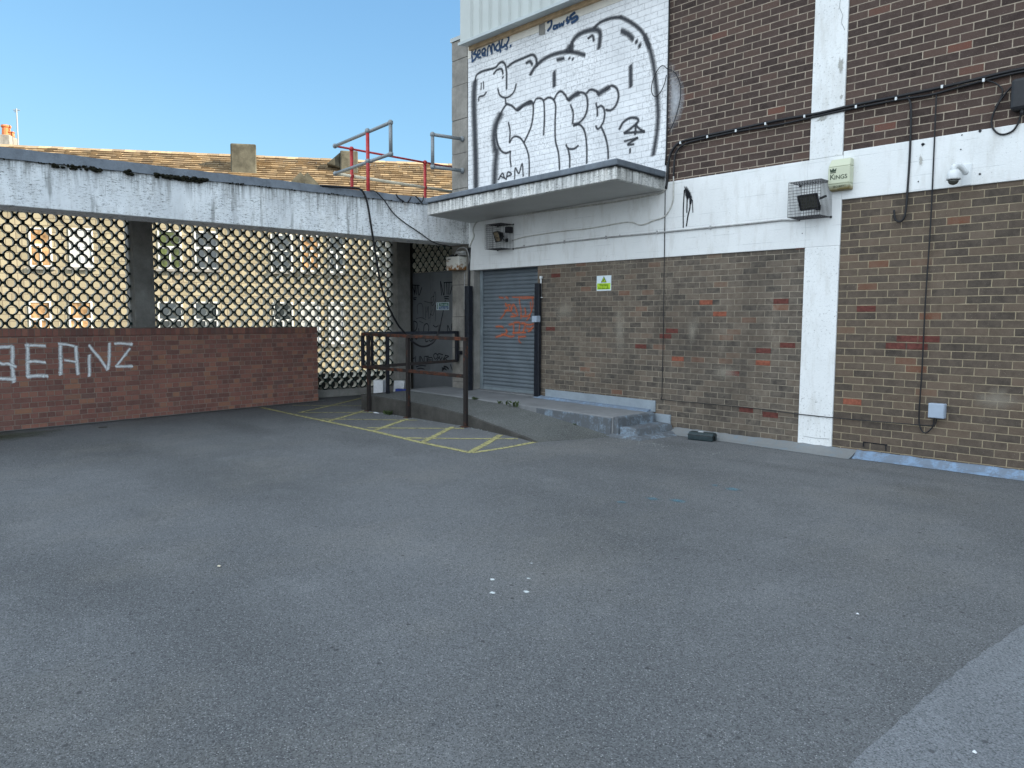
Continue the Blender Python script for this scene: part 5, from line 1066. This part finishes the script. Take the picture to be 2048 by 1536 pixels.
def scrap(px, s_, lab, mat='litter_white', name='paper_scrap', z=0., seed=1):
    r = random.Random(seed); p = gd(px[0],px[1],z); m_ = MB(); n = 7; P = [p+Vector((math.cos(i*.9)*s_*r.uniform(.5,1), math.sin(i*.9)*s_*r.uniform(.5,1), .006+r.uniform(0,.35)*s_)) for i in range(n)]
    m_.add([p+UP*(.012+s_*.3)]+P, [(0,1+i,1+(i+1) % n) for i in range(n)]); o = m_.build(name, M[mat]); tag(o, lab, 'litter')
scrap((727,789), .13, 'crumpled white paper on the kerb left of the handrail', seed=1); scrap((692,778), .14, 'white paper scrap caught at the foot of the ring screen', seed=2)
scrap((752,828), .07, 'grey-white rag at the foot of the near left handrail post', seed=3); scrap((775,826), .06, 'pale crumpled wrapper against the ramp kerb below the weed', seed=4); scrap((795,829), .045, 'small pale scrap of litter at the ramp kerb between two posts', seed=5)
scrap((438,1135), .018, 'small yellowish fallen leaf on the open asphalt at left', 'sunlit_rail_leaf', 'fallen_leaf', seed=6); scrap((1715,1231), .014, 'tiny white cigarette end on the asphalt at right', seed=7); scrap((1949,1508), .012, 'small white label lying on the pale resurfaced corner', seed=8)
rr = random.Random(21)
m_ = MB()
for i in range(150):
    x_ = rr.uniform(-10.9,-6.7); y_ = 7.04-abs(rr.gauss(0,.05)); k = rr.uniform(.004,.012)
    m_.lathe((x_,y_,.001), [(k,0),(k*.8,k*.8)], 5)
for i in range(110):
    x_ = rr.uniform(-6.5,-4.2); y_ = rr.uniform(7.3,8.1) if rr.random() < .3 else 7.8+rr.gauss(0,.08); k = rr.uniform(.003,.010); m_.lathe((x_,y_,.001), [(k,0),(k*.8,k*.7)], 5)
for i in range(170):
    x_ = rr.uniform(-12,-1); y_ = rr.uniform(1.5,8.5); k = rr.uniform(.002,.006); m_.lathe((x_,y_,.001), [(k,0),(k*.8,k*.7)], 5)
tag(m_.build('grit', M['kerbgrey']), 'loose pale grit and stone chips scattered on the asphalt', 'grit', kind='stuff')
def weed(c, hgt, n, lab, seed):
    r = random.Random(seed); m_ = MB(); c = Vector(c)
    for i in range(n):
        a = r.uniform(0,6.28); l = hgt*r.uniform(.5,1); d = Vector((math.cos(a)*.6,math.sin(a)*.6,1)).normalized(); b = c+Vector((r.gauss(0,hgt*.5),r.gauss(0,hgt*.25),0)); s_ = Vector((-math.sin(a),math.cos(a),0))*l*.16
        mid = b+d*l*.55; tip = b+d*l+Vector((math.cos(a),math.sin(a),-.3))*l*.25
        m_.add([b-s_*.2,b+s_*.2,mid+s_,tip,mid-s_], [(0,1,2,3,4)])
        q = mid+Vector((0,0,l*.1)); m_.add([q,q+s_*2+UP*l*.12,q+s_*1.2+UP*l*.3], [(0,1,2)])
    o = m_.build('weed', M['weed']); tag(o, lab, 'weed', 'small weeds round the ramp')
weed((-10.25,7.0,0), .10, 26, 'low weed growing between the kerb and the two left handrail posts', 1)
weed((-9.2,7.98,.268), .06, 30, 'low weeds on the ramp between the middle and right posts', 2)
weed((-8.25,7.97,.235), .11, 24, 'taller weed on the ramp edge right of the right handrail post', 3)
weed((-8.6,7.99,.25), .06, 22, 'short weeds on the ramp just behind the right handrail post', 4)
weed((-7.0,7.93,.085), .035, 14, 'tiny moss-like weed along the platform foot near the steps', 5)
